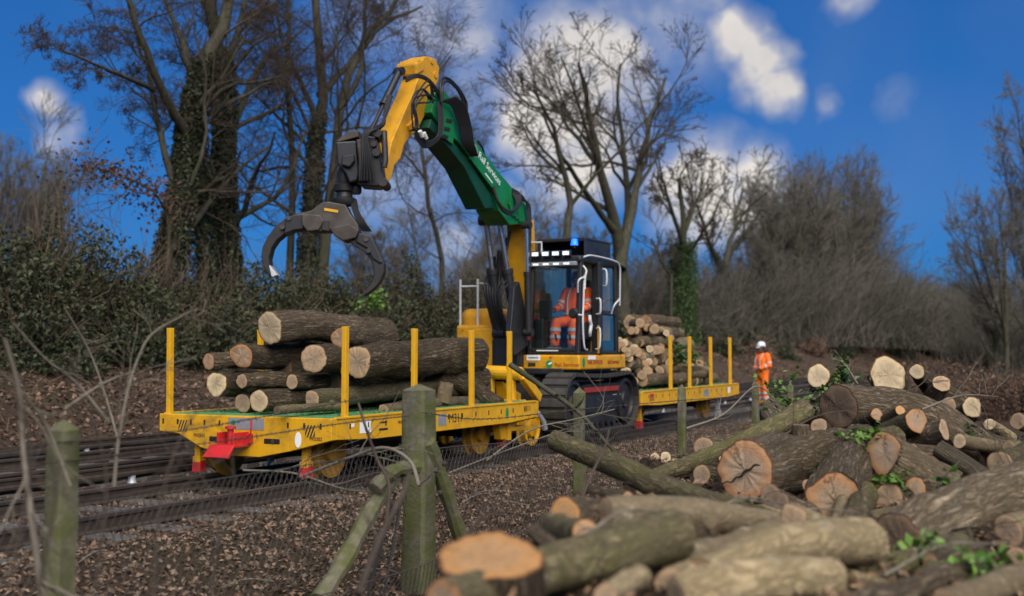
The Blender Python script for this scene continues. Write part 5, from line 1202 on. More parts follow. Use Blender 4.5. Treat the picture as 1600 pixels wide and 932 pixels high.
def person(base, rz, J, label, helmet, suit, skinm, group=None):
    """J: joints in local axes (x forward, y left, z up)"""
    root = thing('person', label, 'person', base, group); cr, sr_ = math.cos(rz), math.sin(rz)
    def T(p): return np.array((base[0] + p[0] * cr - p[1] * sr_, base[1] + p[0] * sr_ + p[1] * cr, base[2] + p[2]))
    g = {k: T(v) for k, v in J.items() if k != 'sit'}
    fwd = np.array((cr, sr_, 0)); lef = np.array((-sr_, cr, 0)); up = np.array((0, 0, 1.))
    hd = g['head']; hf = nrm(g['look'] - hd)
    caps = [(g['neck'], hd, .055, .055), (g['pelvis'], g['chest'], .13, .13), (g['chest'], g['neck'], .13, .06)]
    sph = [(hd + up * .02, (.078, .078, .105)), (hd + hf * .03 - up * .03, (.062, .062, .085)), (hd + hf * .097 - up * .012, (.016, .016, .026)), (hd + hf * .075 - up * .075, (.03, .03, .02))]
    hl = nrm(np.cross(up, hf))
    for s in (1, -1):
        sph.append((hd + hl * s * .078, (.02, .02, .034))); sph.append((hd + hf * .078 + hl * s * .03 + up * .018, (.014, .014, .010)))
    for sd_ in 'LR':
        caps += [(g['sh' + sd_], g['el' + sd_], .05, .042), (g['el' + sd_], g['wr' + sd_], .042, .030), (g['hip' + sd_], g['kn' + sd_], .085, .06), (g['kn' + sd_], g['an' + sd_], .058, .042), (g['chest'], g['sh' + sd_], .10, .06), (g['pelvis'], g['hip' + sd_], .11, .09), (g['an' + sd_], g['to' + sd_], .045, .035)]
        w = g['wr' + sd_]; d = nrm(w - g['el' + sd_]); side_ = nrm(np.cross(d, up)) if abs(d[2]) < .9 else lef; dn = np.cross(side_, d)
        pal = w + d * .085; caps.append((w, pal, .030, .034))
        for q, (o_, L) in enumerate(((-.027, .062), (-.009, .072), (.009, .068), (.026, .052))):
            a = pal + side_ * o_; b_ = a + d * L * .55 + dn * .01; caps += [(a, b_, .0105, .0098), (b_, b_ + d * L * .35 - up * .03, .0098, .0088)]
        caps.append((w + d * .03 - side_ * .02, w + d * .075 - side_ * .05, .013, .010))
    bodyo = person_part('body', caps, skinm, root, .009, sph, 1)
    # eyes, brows, hair
    for s in (1, -1):
        MB().ell(hd + hf * .083 + hl * s * .03 + up * .018, (.009, .009, .008), nu=8, nv=6).build('eye', M['ink'], root, True)
    person_part('hair', [], M['hair_dark'], root, .012, [(hd - hf * .022 + up * .04, (.086, .086, .09)), (hd - hf * .04 - up * .02, (.07, .07, .09))], 1)
    # jacket
    jc = [(g['pelvis'] + up * .02, g['chest'], .155, .165), (g['chest'], g['neck'] - up * .06, .155, .085), (g['pelvis'] - up * .10, g['pelvis'] + up * .05, .16, .155)]
    if J.get('sit'): jc = jc[:2]
    wd = lef * .06
    jc += [(g['pelvis'] + wd, g['chest'] + wd * 1.1, .155, .16), (g['pelvis'] - wd, g['chest'] - wd * 1.1, .155, .16)]
    for sd_ in 'LR':
        jc += [(g['chest'], g['sh' + sd_], .13, .085), (g['sh' + sd_], g['el' + sd_], .088, .076), (g['el' + sd_], g['wr' + sd_] - nrm(g['wr' + sd_] - g['el' + sd_]) * .04, .066, .052)]
    jk = person_part('jacket', jc, suit, root, .016)
    tr = [(g['pelvis'], g['pelvis'] + up * .05, .14, .13)]
    for sd_ in 'LR':
        d = nrm(g['an' + sd_] - g['kn' + sd_])
        tr += [(g['pelvis'], g['hip' + sd_], .13, .115), (g['hip' + sd_], g['kn' + sd_], .112, .086), (g['kn' + sd_], g['an' + sd_] - d * .03, .086, .082)]
        person_part('boot', [(g['an' + sd_] + up * .03, g['an' + sd_] - up * .02, .062, .058), (g['an' + sd_] - up * .035, g['to' + sd_], .052, .042), (g['an' + sd_] - up * .035, g['an' + sd_] - up * .035 - nrm(g['to' + sd_] - g['an' + sd_]) * .05, .05, .045)], M['boot'], root, .012, smooth=1)
        person_part('glove', [(g['wr' + sd_], g['wr' + sd_] + nrm(g['wr' + sd_] - g['el' + sd_]) * .05, .042, .04)], M['glove'], root, .01, smooth=1)
    ts = person_part('trousers', tr, suit, root, .016)
    # reflective bands
    def band(a, b, ra_, rb_, t0, t1, par, nm='reflective_band'):
        a = np.array(a); b = np.array(b); MB().tube([a + (b - a) * t0, a + (b - a) * t1], [ra_, rb_], 20, caps=False).build(nm, M['reflective'], par, True, fix=False)
    for sd_ in 'LR':
        band(g['sh' + sd_], g['el' + sd_], .083, .081, .66, .82, jk); band(g['el' + sd_], g['wr' + sd_], .074, .07, .3, .45, jk)
        band(g['kn' + sd_], g['an' + sd_], .094, .093, .25, .40, ts); band(g['kn' + sd_], g['an' + sd_], .093, .092, .58, .72, ts)
    for tt in ((.28, .42),):
        c0 = g['pelvis'] + (g['chest'] - g['pelvis']) * tt[0]; c1 = g['pelvis'] + (g['chest'] - g['pelvis']) * tt[1]
        Vb = []; ang = np.linspace(0, 2 * math.pi, 28, endpoint=False)
        for cc in (c0, c1): Vb += [cc + fwd * .182 * math.cos(a) + lef * .232 * math.sin(a) for a in ang]
        mk('reflective_band', np.array(Vb), [[i, (i + 1) % 28, 28 + (i + 1) % 28, 28 + i] for i in range(28)], M['reflective'], jk, True)
    for s in (1, -1):
        pth = [c0 + fwd * .165 + lef * s * .09, g['chest'] + fwd * .172 + lef * s * .10, g['neck'] + lef * s * .11 + up * .035 - up * .05, g['chest'] - fwd * .165 + lef * s * .10, c0 - fwd * .165 + lef * s * .09]
        MB().tube(smooth_path(pth, 16), .013, 6).build('reflective_brace', M['reflective'], jk, True)
    if helmet:
        h = MB().lathe(hd + up * .055 - hf * .01, up + hf * -.08, [(.125, 0), (.128, .01), (.118, .02), (.116, .06), (.098, .10), (.06, .128), (.02, .138)], 28).build('helmet', M['helmet'], root, True)
        MB().prism([hd + up * .055 + hf * x_ + hl * y_ for x_, y_ in ((.09, -.09), (.15, -.06), (.165, 0), (.15, .06), (.09, .09))], up * .012).build('helmet_peak', M['helmet'], h, bev=.004)
        MB().tube([hd + up * .085 + (hf * math.cos(a) + hl * math.sin(a)) * .119 for a in np.linspace(0, 2 * math.pi, 24)], .008, 6).build('helmet_band', M['grey_plate'], h, True)
    return root
# operator, seated in the cab facing the wagon
OB = (18.42, 8.2, cz0 + .05)
person(OB, math.pi, {'pelvis': (0, 0, .50), 'chest': (-.05, 0, .86), 'neck': (-.05, 0, 1.06), 'head': (-.02, 0, 1.20), 'look': (.9, .1, 1.1), 'sit': 1,
    'shL': (-.05, .19, .98), 'shR': (-.05, -.19, .98), 'elL': (.08, .25, .74), 'elR': (.08, -.25, .74), 'wrL': (.33, .26, .68), 'wrR': (.33, -.24, .68),
    'hipL': (.04, .10, .48), 'hipR': (.04, -.10, .48), 'knL': (.46, .16, .46), 'knR': (.46, -.16, .46), 'anL': (.50, .15, .10), 'anR': (.52, -.15, .10), 'toL': (.66, .17, .05), 'toR': (.68, -.17, .05)},
    'operator in orange suit seated inside the excavator cab with hands on levers', False, M['hivis'], M['skin'])
# standing worker between the rails beyond the far wagon
wp = atY(1192, 636, 9.2); 
wz = float(base_h(np.array([wp[0]]), np.array([wp[1]]))[0]) + .05
person((wp[0], wp[1], wz), math.radians(146), {'pelvis': (0, 0, .96), 'chest': (.0, 0, 1.30), 'neck': (.0, 0, 1.47), 'head': (.05, 0, 1.60), 'look': (1, .05, 1.35),
    'shL': (-.01, .19, 1.40), 'shR': (-.01, -.19, 1.40), 'elL': (-.02, .27, 1.13), 'elR': (-.02, -.27, 1.13), 'wrL': (.22, .12, 1.04), 'wrR': (.22, -.10, 1.04),
    'hipL': (0, .10, .92), 'hipR': (0, -.10, .92), 'knL': (.03, .12, .50), 'knR': (.02, -.12, .50), 'anL': (-.02, .13, .09), 'anR': (-.02, -.13, .09), 'toL': (.14, .16, .045), 'toR': (.14, -.16, .045)},
    'worker in orange high visibility suit and white helmet standing by the track with hands together', True, M['hivis_worker'], M['skin'])

# ------------------------------------------------------------------ fence
FY = 5.06
def post_at(px, ytop, w, label, cap=.06, lean=(0, 0), Y=FY):
    p = atY(px, ytop, Y); zb = float(gz(p[0], p[1])[0]) - .15; h = p[2] - zb
    m = MB(); n_ = 7; V = []; F_ = []
    rg = np.random.default_rng(int(px))
    for k in range(n_ + 1):
        z = zb + (h - cap) * k / n_; q = w / 2 * (1.06 - .08 * k / n_)
        ox = lean[0] * (z - zb); oy = lean[1] * (z - zb)
        for a, b in ((-1, -.8), (-.8, -1), (.8, -1), (1, -.8), (1, .8), (.8, 1), (-.8, 1), (-1, .8)): V.append((p[0] + ox + a * q + rg.normal() * .004, Y + oy + b * q + rg.normal() * .004, z))
    for k in range(n_):
        for j in range(8): F_.append((k * 8 + j, k * 8 + (j + 1) % 8, (k + 1) * 8 + (j + 1) % 8, (k + 1) * 8 + j))
    V.append((p[0] + lean[0] * h, Y + lean[1] * h, p[2])); t = len(V) - 1
    for j in range(8): F_.append((n_ * 8 + j, n_ * 8 + (j + 1) % 8, t))
    F_.append(tuple(range(8))[::-1]); m.add(np.array(V), F_)
    o = m.build('fence_post', M['mossy'], None, True, org=(p[0], Y, zb)); 
    return tag(o, label, 'fence post', 'posts of the lineside fence'), p, zb
post_at(1180, 595, .095, 'slim mossy fence post standing just beside the orange suited worker')
post_at(1065, 600, .095, 'slim mossy fence post standing under the bare end of the far wagon')
post_at(905, 605, .100, 'slim mossy fence post standing before the excavator crawler behind a fallen bough')
post_at(92, 655, .13, 'mossy fence post among bare twigs, away from the wagons', lean=(.02, 0))
post_at(1235, 598, .09, 'slim fence post half hidden behind the log pile')
sp, pt, zb = post_at(655, 600, .205, 'stout mossy straining post braced by two slanting struts before the near wagon', .05)
for a, b in ((atY(616, 742, FY - .13), atY(498, 940, FY - .25)), (atY(668, 690, FY - .09), atY(738, 890, FY - .09))):
    MB().tube(smooth_path([a, a + (b - a) * .35 + np.array((0, 0, .02)), a + (b - a) * .7 - np.array((0, 0, .015)), b], 12), .062 + .008 * np.sin(np.arange(12) * 1.9), 9).build('strut', M['mossy'], sp, True)
MB().tube(smooth_path([atY(585, 765, FY - .17), atY(612, 738, FY - .19), atY(648, 730, FY - .17)], 10), .055 + .01 * np.sin(np.arange(10) * 2.3), 9).build('strut_head', M['mossy'], sp, True)
for a, b in ((atY(618, 770, FY - .12), atY(572, 940, FY - .2)), (atY(628, 775, FY - .12), atY(598, 940, FY - .2))): MB().tube([a, b], .012, 6).build('stay_rod', M['cable_black'], sp, True)
for q in ((-.16, -.66), (-.03, -.62), (-.09, -.84)): MB().lathe((pt[0] + q[0], FY - .24, pt[2] + q[1]), (0, -1, 0), [(.022, 0), (.022, .02), (.012, .03)], 10).build('rusty_bolt', M['rail_side'], sp, True)
# barbed wires
def barbed(L, label, r=.0045):
    P = smooth_path(L, 140); root = thing('barbed_wire', label, 'barbed wire', P[0], 'strands of the lineside fence')
    a = np.linspace(0, 260, 140)
    off = np.c_[np.zeros(140), np.cos(a), np.sin(a)] * .004
    V, F_ = tubes(np.stack([P + off, P - off]), np.full((2, 140), r * .6), 4); mk('strand', V, F_, M['wire_steel'], root, True)
    d = np.r_[0, np.cumsum(np.linalg.norm(np.diff(P, axis=0), axis=1))]; s_ = np.arange(.1, d[-1], .16); C_ = np.c_[[np.interp(s_, d, P[:, k]) for k in range(3)]].T
    rg = np.random.default_rng(2); dd = rg.normal(size=(len(C_), 3)); dd[:, 0] *= .4; dd /= np.linalg.norm(dd, axis=1)[:, None]
    V, F_ = tubes(np.stack([C_ - dd * .022, C_, C_ + dd * .022], 1), np.tile([.0012, .005, .0012], (len(C_), 1)), 3); tag(mk('barbs', V, F_, M['wire_steel'], root), kind='stuff')
barbed([atY(-60, 716, FY - .08), atY(92, 692, FY - .08), atY(300, 671, FY - .08), atY(520, 631, FY - .10), atY(640, 612, FY - .14)], 'barbed strand tied between the twig covered post and the stout straining post')
barbed([atY(-60, 740, FY - .07), atY(92, 722, FY - .08), atY(360, 688, FY - .08), atY(520, 664, FY - .1), atY(640, 650, FY - .14)], 'lower barbed strand across the face of the near wagon')
barbed([atY(660, 645, FY - .14), atY(760, 655, FY - .1), atY(905, 640, FY - .07), atY(1065, 626, FY - .07), atY(1180, 618, FY - .07), atY(1260, 612, FY - .07)], 'barbed strand running past the crawler and far wagon')
# chain link
ang = .062
def chain(x0, x1, zb_, zt_, label, Y, lean=0.0):
    n = int((x1 - x0) / ang); K = 10; t = np.linspace(0, 1, K); out = []
    for sgn in (-1, 1):
        xs = x0 + ang * np.arange(n); hgt = zt_ - zb_
        X = xs[:, None] + sgn * t[None] * hgt * .55; Z = zb_ + t[None] * hgt + 0 * X
        Yp = Y + lean * (Z - zb_) + .05 * fbm(X * .8, Z * .8, 3.3) + .004 * sgn
        Z = Z + .05 * fbm(X * .35, 0.2, 1.0) - .03
        out.append(tubes(np.stack([X, Yp, Z], -1), np.full((n, K), .0026), 3))
    for z in (zb_, zt_):
        X = np.linspace(x0, x1, 160); Yp = Y + lean * (z - zb_) + .05 * fbm(X * .8, z * .8, 3.3)
        P = np.stack([X, Yp, z + .05 * fbm(X * .35, 0.2, 1.0) - .03], -1)
        out.append(tubes(P[None], np.full((1, 160), .004), 4))
    V, F_ = cat(out); o = mk('chain_link_mesh', V, F_, M['wire_grey'], None, True); return tag(o, label, 'wire mesh')
chain(3.2, 8.1, -.1, .70, 'sagging chain link mesh between twig covered post and stout straining post', FY + .06)
chain(8.2, 18.2, -.18, .66, 'chain link mesh running from the stout post past the excavator', FY + .06)
chain(5.2, 11.5, -.42, -.06, 'low loose strip of wire mesh curling along the ground by the stout post', FY - .28, -.4)

# ------------------------------------------------------------------ trees
def grow(P, R, n, rg, t0, ang_, lenf, rf, K, wob, up, t1=1.0):
    """n children for every polyline"""
    N_, Kp, _ = P.shape; i = np.repeat(np.arange(N_), n); m = len(i)
    t = rg.uniform(t0, t1, m) * (Kp - 1); k = np.minimum(t.astype(int), Kp - 2); f_ = (t - k)[:, None]
    base = P[i, k] * (1 - f_) + P[i, k + 1] * f_; r = R[i, k] * (1 - f_[:, 0]) + R[i, k + 1] * f_[:, 0]
    tan = P[i, k + 1] - P[i, k]; tan /= np.linalg.norm(tan, axis=1)[:, None] + 1e-9
    pr = rg.normal(size=(m, 3)); pr -= tan * (pr * tan).sum(1)[:, None]; pr /= np.linalg.norm(pr, axis=1)[:, None] + 1e-9
    a = ang_ * rg.uniform(.6, 1.4, m)[:, None]; d = tan * np.cos(a) + pr * np.sin(a)
    Lp = np.linalg.norm(np.diff(P, axis=1), axis=2).sum(1)[i]; L = Lp * lenf * rg.uniform(.55, 1.25, m) * (1.15 - .55 * t / (Kp - 1))
    Q = np.zeros((m, K, 3)); Q[:, 0] = base
    for q in range(1, K):
        d = d + rg.normal(size=(m, 3)) * wob; d[:, 2] += up; d /= np.linalg.norm(d, axis=1)[:, None]
        Q[:, q] = Q[:, q - 1] + d * (L / (K - 1))[:, None]
    r0 = np.minimum(r * .85, r * rf * rg.uniform(.7, 1.3, m)); RR = r0[:, None] * np.linspace(1, .28, K)[None]
    return Q, RR
def tree(label, paths, seed, spec, base, name='bare_tree', group=None, cat_='tree', twig='twig_bark', barkm='trunk_bark', ivy=None, rmin=.004, leafm='leaf_ivy', lsz=.06):
    """paths: list of (points, r0, r1) for trunk and main limbs; spec: list of levels (n, t0, angle, lenf, rf, K, wob, up)"""
    rg = np.random.default_rng(seed); root = thing(name, label, cat_, base, group)
    Ps = np.stack([smooth_path(p, 12) for p, _, _ in paths]); L = np.linalg.norm(np.diff(Ps, axis=1), axis=2).sum(1)
    Ps = Ps + rg.normal(size=Ps.shape) * .006 * L[:, None, None] * np.linspace(0, 1, 12)[None, :, None]
    Rs = np.stack([np.linspace(a, b, 12) for _, a, b in paths])
    Rs[:, 0] *= 1.25
    solid = [tubes(Ps, Rs, 9)]; tw = []; P, R = Ps, Rs
    for lv, s in enumerate(spec):
        P, R = grow(P, R, *s[:1], rg, *s[1:]); R = np.maximum(R, rmin * (1.0 if lv > 1 else 1.5))
        if lv == 0: solid.append(tubes(P, R, 6))
        else: tw.append(tubes(P, R, 4 if lv == 1 else 3))
    V, F_ = cat(solid); mk('trunk', V, F_, M[barkm], root, True)
    if tw: V, F_ = cat(tw); mk('crown', V, F_, M[twig], root, True)
    if ivy:
        n, th, t1 = ivy[:3]; big_ = np.flatnonzero(Rs[:, 0] > .5 * Rs[0, 0]); i = big_[rg.integers(0, len(big_), n)]; t = rg.uniform(ivy[3] if len(ivy) > 3 else 0, t1, n) * 11; k = np.minimum(t.astype(int), 10); f_ = (t - k)[:, None]
        C_ = Ps[i, k] * (1 - f_) + Ps[i, k + 1] * f_; r = Rs[i, k]; d = rg.normal(size=(n, 3)); d[:, 2] *= .5; d /= np.linalg.norm(d, axis=1)[:, None]
        lump = .6 + .8 * (fbm(C_[:, 0] * 1.5, C_[:, 1] * 1.5, C_[:, 2] * 1.1, 2) * .5 + .5)
        V, F_ = leaves(C_ + d * (r + th * lump * rg.random(n) ** .7)[:, None], lsz, rg); mk('ivy', V, F_, M[leafm], root)
    return root
BIG = [(10, .25, .85, .42, .30, 8, .17, .03), (8, .2, .8, .52, .42, 7, .2, .02), (8, .15, .75, .55, .5, 5, .24, .0), (5, .1, .7, .55, .55, 4, .25, -.02)]
def trunkpx(L, Y, r0, r1):
    P = [atY(px, py, Y) for px, py in L]; return (P, r0, r1)
YT = 22.0
def gbase(p): return (p[0], p[1], float(base_h(np.array([p[0]]), np.array([p[1]]))[0]))
def root_to_ground(P):
    P = [np.array(p) for p in P]; g = gbase(P[0]); b = np.array((P[0][0], P[0][1], g[2] - .2))
    return [b] + P if P[0][2] > g[2] + .3 else P
def mtree(label, trunks, seed, Y, **kw):
    paths = []
    for k, (L, r0, r1) in enumerate(trunks):
        P = [atY(px, py, Y + .25 * k * (-1) ** k * (min(q_, 2) / 2 if L[0][1] < 355 else 1)) for q_, (px, py) in enumerate(L)]
        if k == 0 or L[0][1] > 355 and k > 4 or L[0][1] > 390 and Y < 23: P = root_to_ground(P)
        paths.append((P, r0, r1))
    b = paths[0][0][0]; return tree(label, paths, seed, kw.pop('spec', BIG), gbase(b), group='bare trees beyond the tracks', **kw)
mtree('tall ivy clad bare tree with forked trunk and long limb reaching out over the hedge',
  [([(264,420),(280,330),(298,216),(306,140),(345,40),(362,-60)], .37, .13), ([(298,216),(262,160),(228,80),(205,10),(195,-60)], .14, .05), ([(282,320),(255,230),(236,130),(215,60)], .11, .04), ([(240,140),(190,118),(140,96),(95,80)], .07, .025), ([(305,150),(290,80),(262,10),(250,-60)], .10, .04)], 21, YT, ivy=(13000, .16, .72), leafm='leaf_dark')
mtree('thick ivy wrapped bare tree standing close behind the forked trunk tree',
  [([(356,414),(346,288),(354,180),(342,93),(322,0),(316,-60)], .36, .14), ([(350,240),(380,160),(410,100),(470,50)], .13, .04), ([(345,110),(372,50),(392,-30)], .14, .05)], 22, YT + .8, ivy=(13000, .16, .75), leafm='leaf_dark')
mtree('slender middle stem between the two ivy clad trees', [([(318,404),(313,268),(308,200),(300,140),(285,60)], .24, .07)], 23, YT + .4, ivy=(4500, .16, .8), leafm='leaf_dark', spec=[(6, .4, .8, .35, .5, 7, .2, .02), (6, .2, .8, .5, .5, 6, .2, .02), (5, .1, .7, .5, .5, 5, .25, 0), (3, .1, .7, .5, .5, 4, .25, 0)])
mtree('tall bare tree with ivied lower trunk seen through the open grapple', [([(480,404),(493,240),(504,110),(492,20),(485,-60)], .27, .10), ([(500,150),(545,100),(600,40),(660,10)], .12, .04), ([(497,190),(470,130),(440,60),(430,0)], .10, .03)], 24, YT + .5, ivy=(5500, .13, .6), leafm='leaf_dark')
mtree('slim bare stem beside the ivied trunk behind the grapple', [([(452,408),(457,257),(448,129),(455,20),(460,-50)], .14, .05)], 25, YT + 1.2, spec=[(8, .3, .9, .34, .5, 8, .2, .02), (6, .2, .8, .5, .5, 6, .22, .0), (5, .1, .7, .5, .5, 5, .25, 0), (3, .1, .7, .5, .5, 4, .25, 0)])
mtree('leaning bare tree spreading behind the black grapple and yellow dipper', [([(504,412),(515,309),(535,164),(548,103),(590,40),(625,-20)], .22, .07), ([(535,165),(560,120),(570,40),(566,-30)], .10, .04), ([(520,280),(575,230),(640,200),(700,190)], .07, .02)], 26, YT + .2)
mtree('bare tree with drooping twigs behind the green boom', [([(690,400),(672,330),(660,240),(668,160),(700,90)], .15, .05), ([(665,280),(630,240),(600,230)], .06, .02), ([(662,260),(700,220),(750,200)], .06, .02)], 27, YT + 6)
# rusty leaved shrub hanging off the left tree
BR = [(7, .3, .7, .5, .55, 7, .16, .04), (7, .25, .65, .55, .5, 6, .18, .03), (6, .2, .6, .5, .5, 5, .2, .02), (3, .1, .6, .5, .5, 4, .22, 0)]
mtree('broad many stemmed bare tree before the white cloud behind the cab',
  [([(972,470),(970,420),(960,350),(946,300),(934,228),(914,150),(905,100)], .45, .07), ([(968,420),(985,340),(1003,250),(1020,180),(1040,120)], .28, .06), ([(965,400),(982,330),(975,240),(965,160),(968,100)], .24, .05), ([(958,360),(915,300),(876,240),(850,180)], .18, .05), ([(992,300),(1030,240),(1056,190)], .12, .03), ([(885,365),(893,330),(878,260),(868,200),(840,140)], .26, .05)], 28, 23.0, spec=BR, rmin=.010)
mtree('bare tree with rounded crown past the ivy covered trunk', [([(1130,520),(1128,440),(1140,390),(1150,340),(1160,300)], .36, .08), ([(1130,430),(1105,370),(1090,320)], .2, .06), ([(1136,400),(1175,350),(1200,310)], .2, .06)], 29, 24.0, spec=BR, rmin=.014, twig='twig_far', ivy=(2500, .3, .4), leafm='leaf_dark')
iv = mtree('tree trunk sleeved in dense dark ivy beside the far wagon', [([(1064,545),(1066,480),(1068,400),(1066,330),(1060,280)], .34, .10), ([(1067,380),(1040,300),(1030,250)], .14, .04), ([(1067,370),(1090,310),(1100,270)], .14, .04)], 30, 21.5, spec=BR, rmin=.012, ivy=(11000, .62, .62), leafm='leaf_ivy')
# generic bare trees for the wood, three kinds, copied
def proto(seed, h, spread, label, spec, ivy=None, r=.26, rm=.011, fork=3):
    rg = np.random.default_rng(seed); paths = [([(0, 0, -.3), (rg.normal() * .2, 0, h * .3), (rg.normal() * .4, rg.normal() * .4, h * .65), (rg.normal() * .5, rg.normal() * .5, h)], r, r * .15)]
    for k in range(fork):
        a = rg.uniform(0, 6.28); z = h * rg.uniform(.15, .4); paths.append(([(0, 0, z), (math.cos(a) * spread * .35, math.sin(a) * spread * .35, z + h * .25), (math.cos(a) * spread * .8, math.sin(a) * spread * .8, h * rg.uniform(.75, .95))], r * .55, r * .1))
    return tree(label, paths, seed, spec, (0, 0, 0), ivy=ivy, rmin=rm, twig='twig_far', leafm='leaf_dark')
WS = [(12, .12, .6, .42, .36, 7, .14, .05), (10, .2, .6, .55, .45, 6, .16, .04), (8, .15, .6, .5, .5, 4, .2, .02)]
protos = [proto(61, 13, 3.2, 'p', WS, (1500, .3, .45)), proto(62, 12, 4.0, 'p', WS), proto(63, 14, 2.4, 'p', WS, (2500, .35, .6))]
used = [False] * 3
def place(kind, px, Y, ytop, label, group, rz=0.0, wide=1.0, X=None):
    if X is None: p = atY(px, 540, Y)
    else: p = atX(px, 540, X)
    g = np.array(gbase(p)); d = np.dot(p - CAM, FW); top = CAM[2] + (546 - ytop) * d / FPX
    h = (13, 12, 14)[kind]; s = (top - g[2]) / h
    if not used[kind]: o = protos[kind]; used[kind] = True
    else: o = copy_tree(protos[kind])
    o.location = tuple(g); o.scale = (s * wide, s * wide, s); o.rotation_euler = (0, 0, rz); tag(o, label, 'tree', group); return o
GW = 'bare trees of the lineside wood'
row = [(1200,21,345,2),(1222,25,320,0),(1246,21,305,1),(1268,27,298,0),(1290,21,300,2),(1312,24,285,1),(1330,20.5,292,0),(1346,28,305,2),(1356,21,345,2),(1366,23,400,0),(1180,27,380,1),(1240,33,330,2),(1300,34,315,1),(1332,34,320,2),(1210,24,340,1),(1234,22,322,2),(1258,23,312,0),(1280,20.5,306,1),(1302,22,296,0),(1322,22,296,2),(1338,23,300,1),(1190,30,372,0)]
for k, (px, Y, yt, kd) in enumerate(row): place(kd, px, Y, yt, 'bare winter tree in the dense lineside wood beyond the worker', GW, k * 1.3, 1.0 if px < 1320 else .7)
row = [(1392,24,432,0),(1408,30,440,1),(1424,26,448,2),(1440,30,452,0),(1456,26,455,1),(1472,30,460,2),(1488,25,462,0),(1504,28,462,1),(1520,30,468,2),(1536,24,460,1),(1552,30,450,0),(1400,18,470,2),(1430,17,475,1),(1460,17,480,0)]
for k, (px, Y, yt, kd) in enumerate(row): place(kd, px, Y, yt, 'small far off bare tree closing the end of the cutting', 'distant trees closing the cutting', k * 2.1, 1.5)
place(2, 1612, 6.0, 180, 'tall bare ivied tree on the fence side of the line', None, .6, .62); place(0, 1655, 4.6, 90, 'tallest bare tree on the fence side, edge of the clearing', None, 1.9, .6)
place(1, 1572, 6.6, 330, 'lower bare tree in front of the tall ivied tree on the fence side', None, 2.9, .9); place(0, 1556, 8.5, 420, 'small bushy bare tree at the foot of the tall ivied tree', None, 4.0, 1.2)
for k, (px, Y, yt, kd) in enumerate([(4,88,258,1),(48,92,228,0),(88,90,280,1),(-40,90,250,0)]): place(kd, px, Y, yt, 'pale bare tree far behind the evergreen hedge', 'far trees behind the hedge', k * 1.7, 1.0)
for k, (px, Y, yt, kd) in enumerate([(760,46,330,1),(820,50,350,0),(735,40,370,2),(880,52,360,1),(1020,40,360,0),(640,44,350,1),(580,48,340,0)]): place(kd, px, Y, yt, 'bare tree seen in the gaps behind the excavator', 'bare trees behind the excavator', k * 1.7, 1.3)

# brown thicket under the wood, copied
rg = np.random.default_rng(77); n = 620; t = np.linspace(0, 1, 6)
bx_ = np.c_[rg.normal(size=n) * 1.6, rg.normal(size=n) * 1.2, np.zeros(n)]; dr = rg.normal(size=(n, 3)) * (.4, .4, 0); dr[:, 2] = 1
Pt = bx_[:, None] + dr[:, None] * ((1.2 + 4.4 * rg.random(n) ** 1.6)[:, None] * t[None])[:, :, None] + rg.normal(size=(n, 6, 3)) * .24 * t[None, :, None]
thicket = thing('thicket', 'p', 'thicket', (0, 0, 0)); R0 = np.linspace(.028, .008, 6)[None] * np.ones((n, 1))
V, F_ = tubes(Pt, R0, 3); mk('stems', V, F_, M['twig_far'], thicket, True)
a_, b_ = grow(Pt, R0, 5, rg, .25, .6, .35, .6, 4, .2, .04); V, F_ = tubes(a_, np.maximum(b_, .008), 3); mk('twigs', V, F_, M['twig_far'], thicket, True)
first = True
for k, (px, Y, sc_) in enumerate([(1010,25,.9),(1085,25,.9),(1125,24,.95),(1165,24,1.0),(1200,22.5,1.1),(1228,23,1.2),(1255,21.5,1.2),(1280,23,1.3),(1302,21,1.15),(1326,22.5,1.15),(1348,20.5,1.15),(1370,22,1.1),(1392,20,1.1),(1412,21,1.25),(1432,19,1.2),(1452,19.5,1.3),(1474,17.5,1.25),(1496,16.5,1.25),(1520,15,1.2),(1545,13,1.1),(930,27,.9),(860,28,.9),(790,30,.9),(1570,11,1.6),(1592,8,1.3)]):
    o = thicket if first else copy_tree(thicket); first = False
    g = gbase(atY(px, 545, Y)); o.location = tuple(g); o.scale = (sc_ * 1.25, sc_ * 1.25, sc_); o.rotation_euler = (0, 0, k * 1.1); tag(o, 'grey brown leafless thicket at the foot of the wood beyond the tracks', 'thicket', 'leafless thickets along the wood')

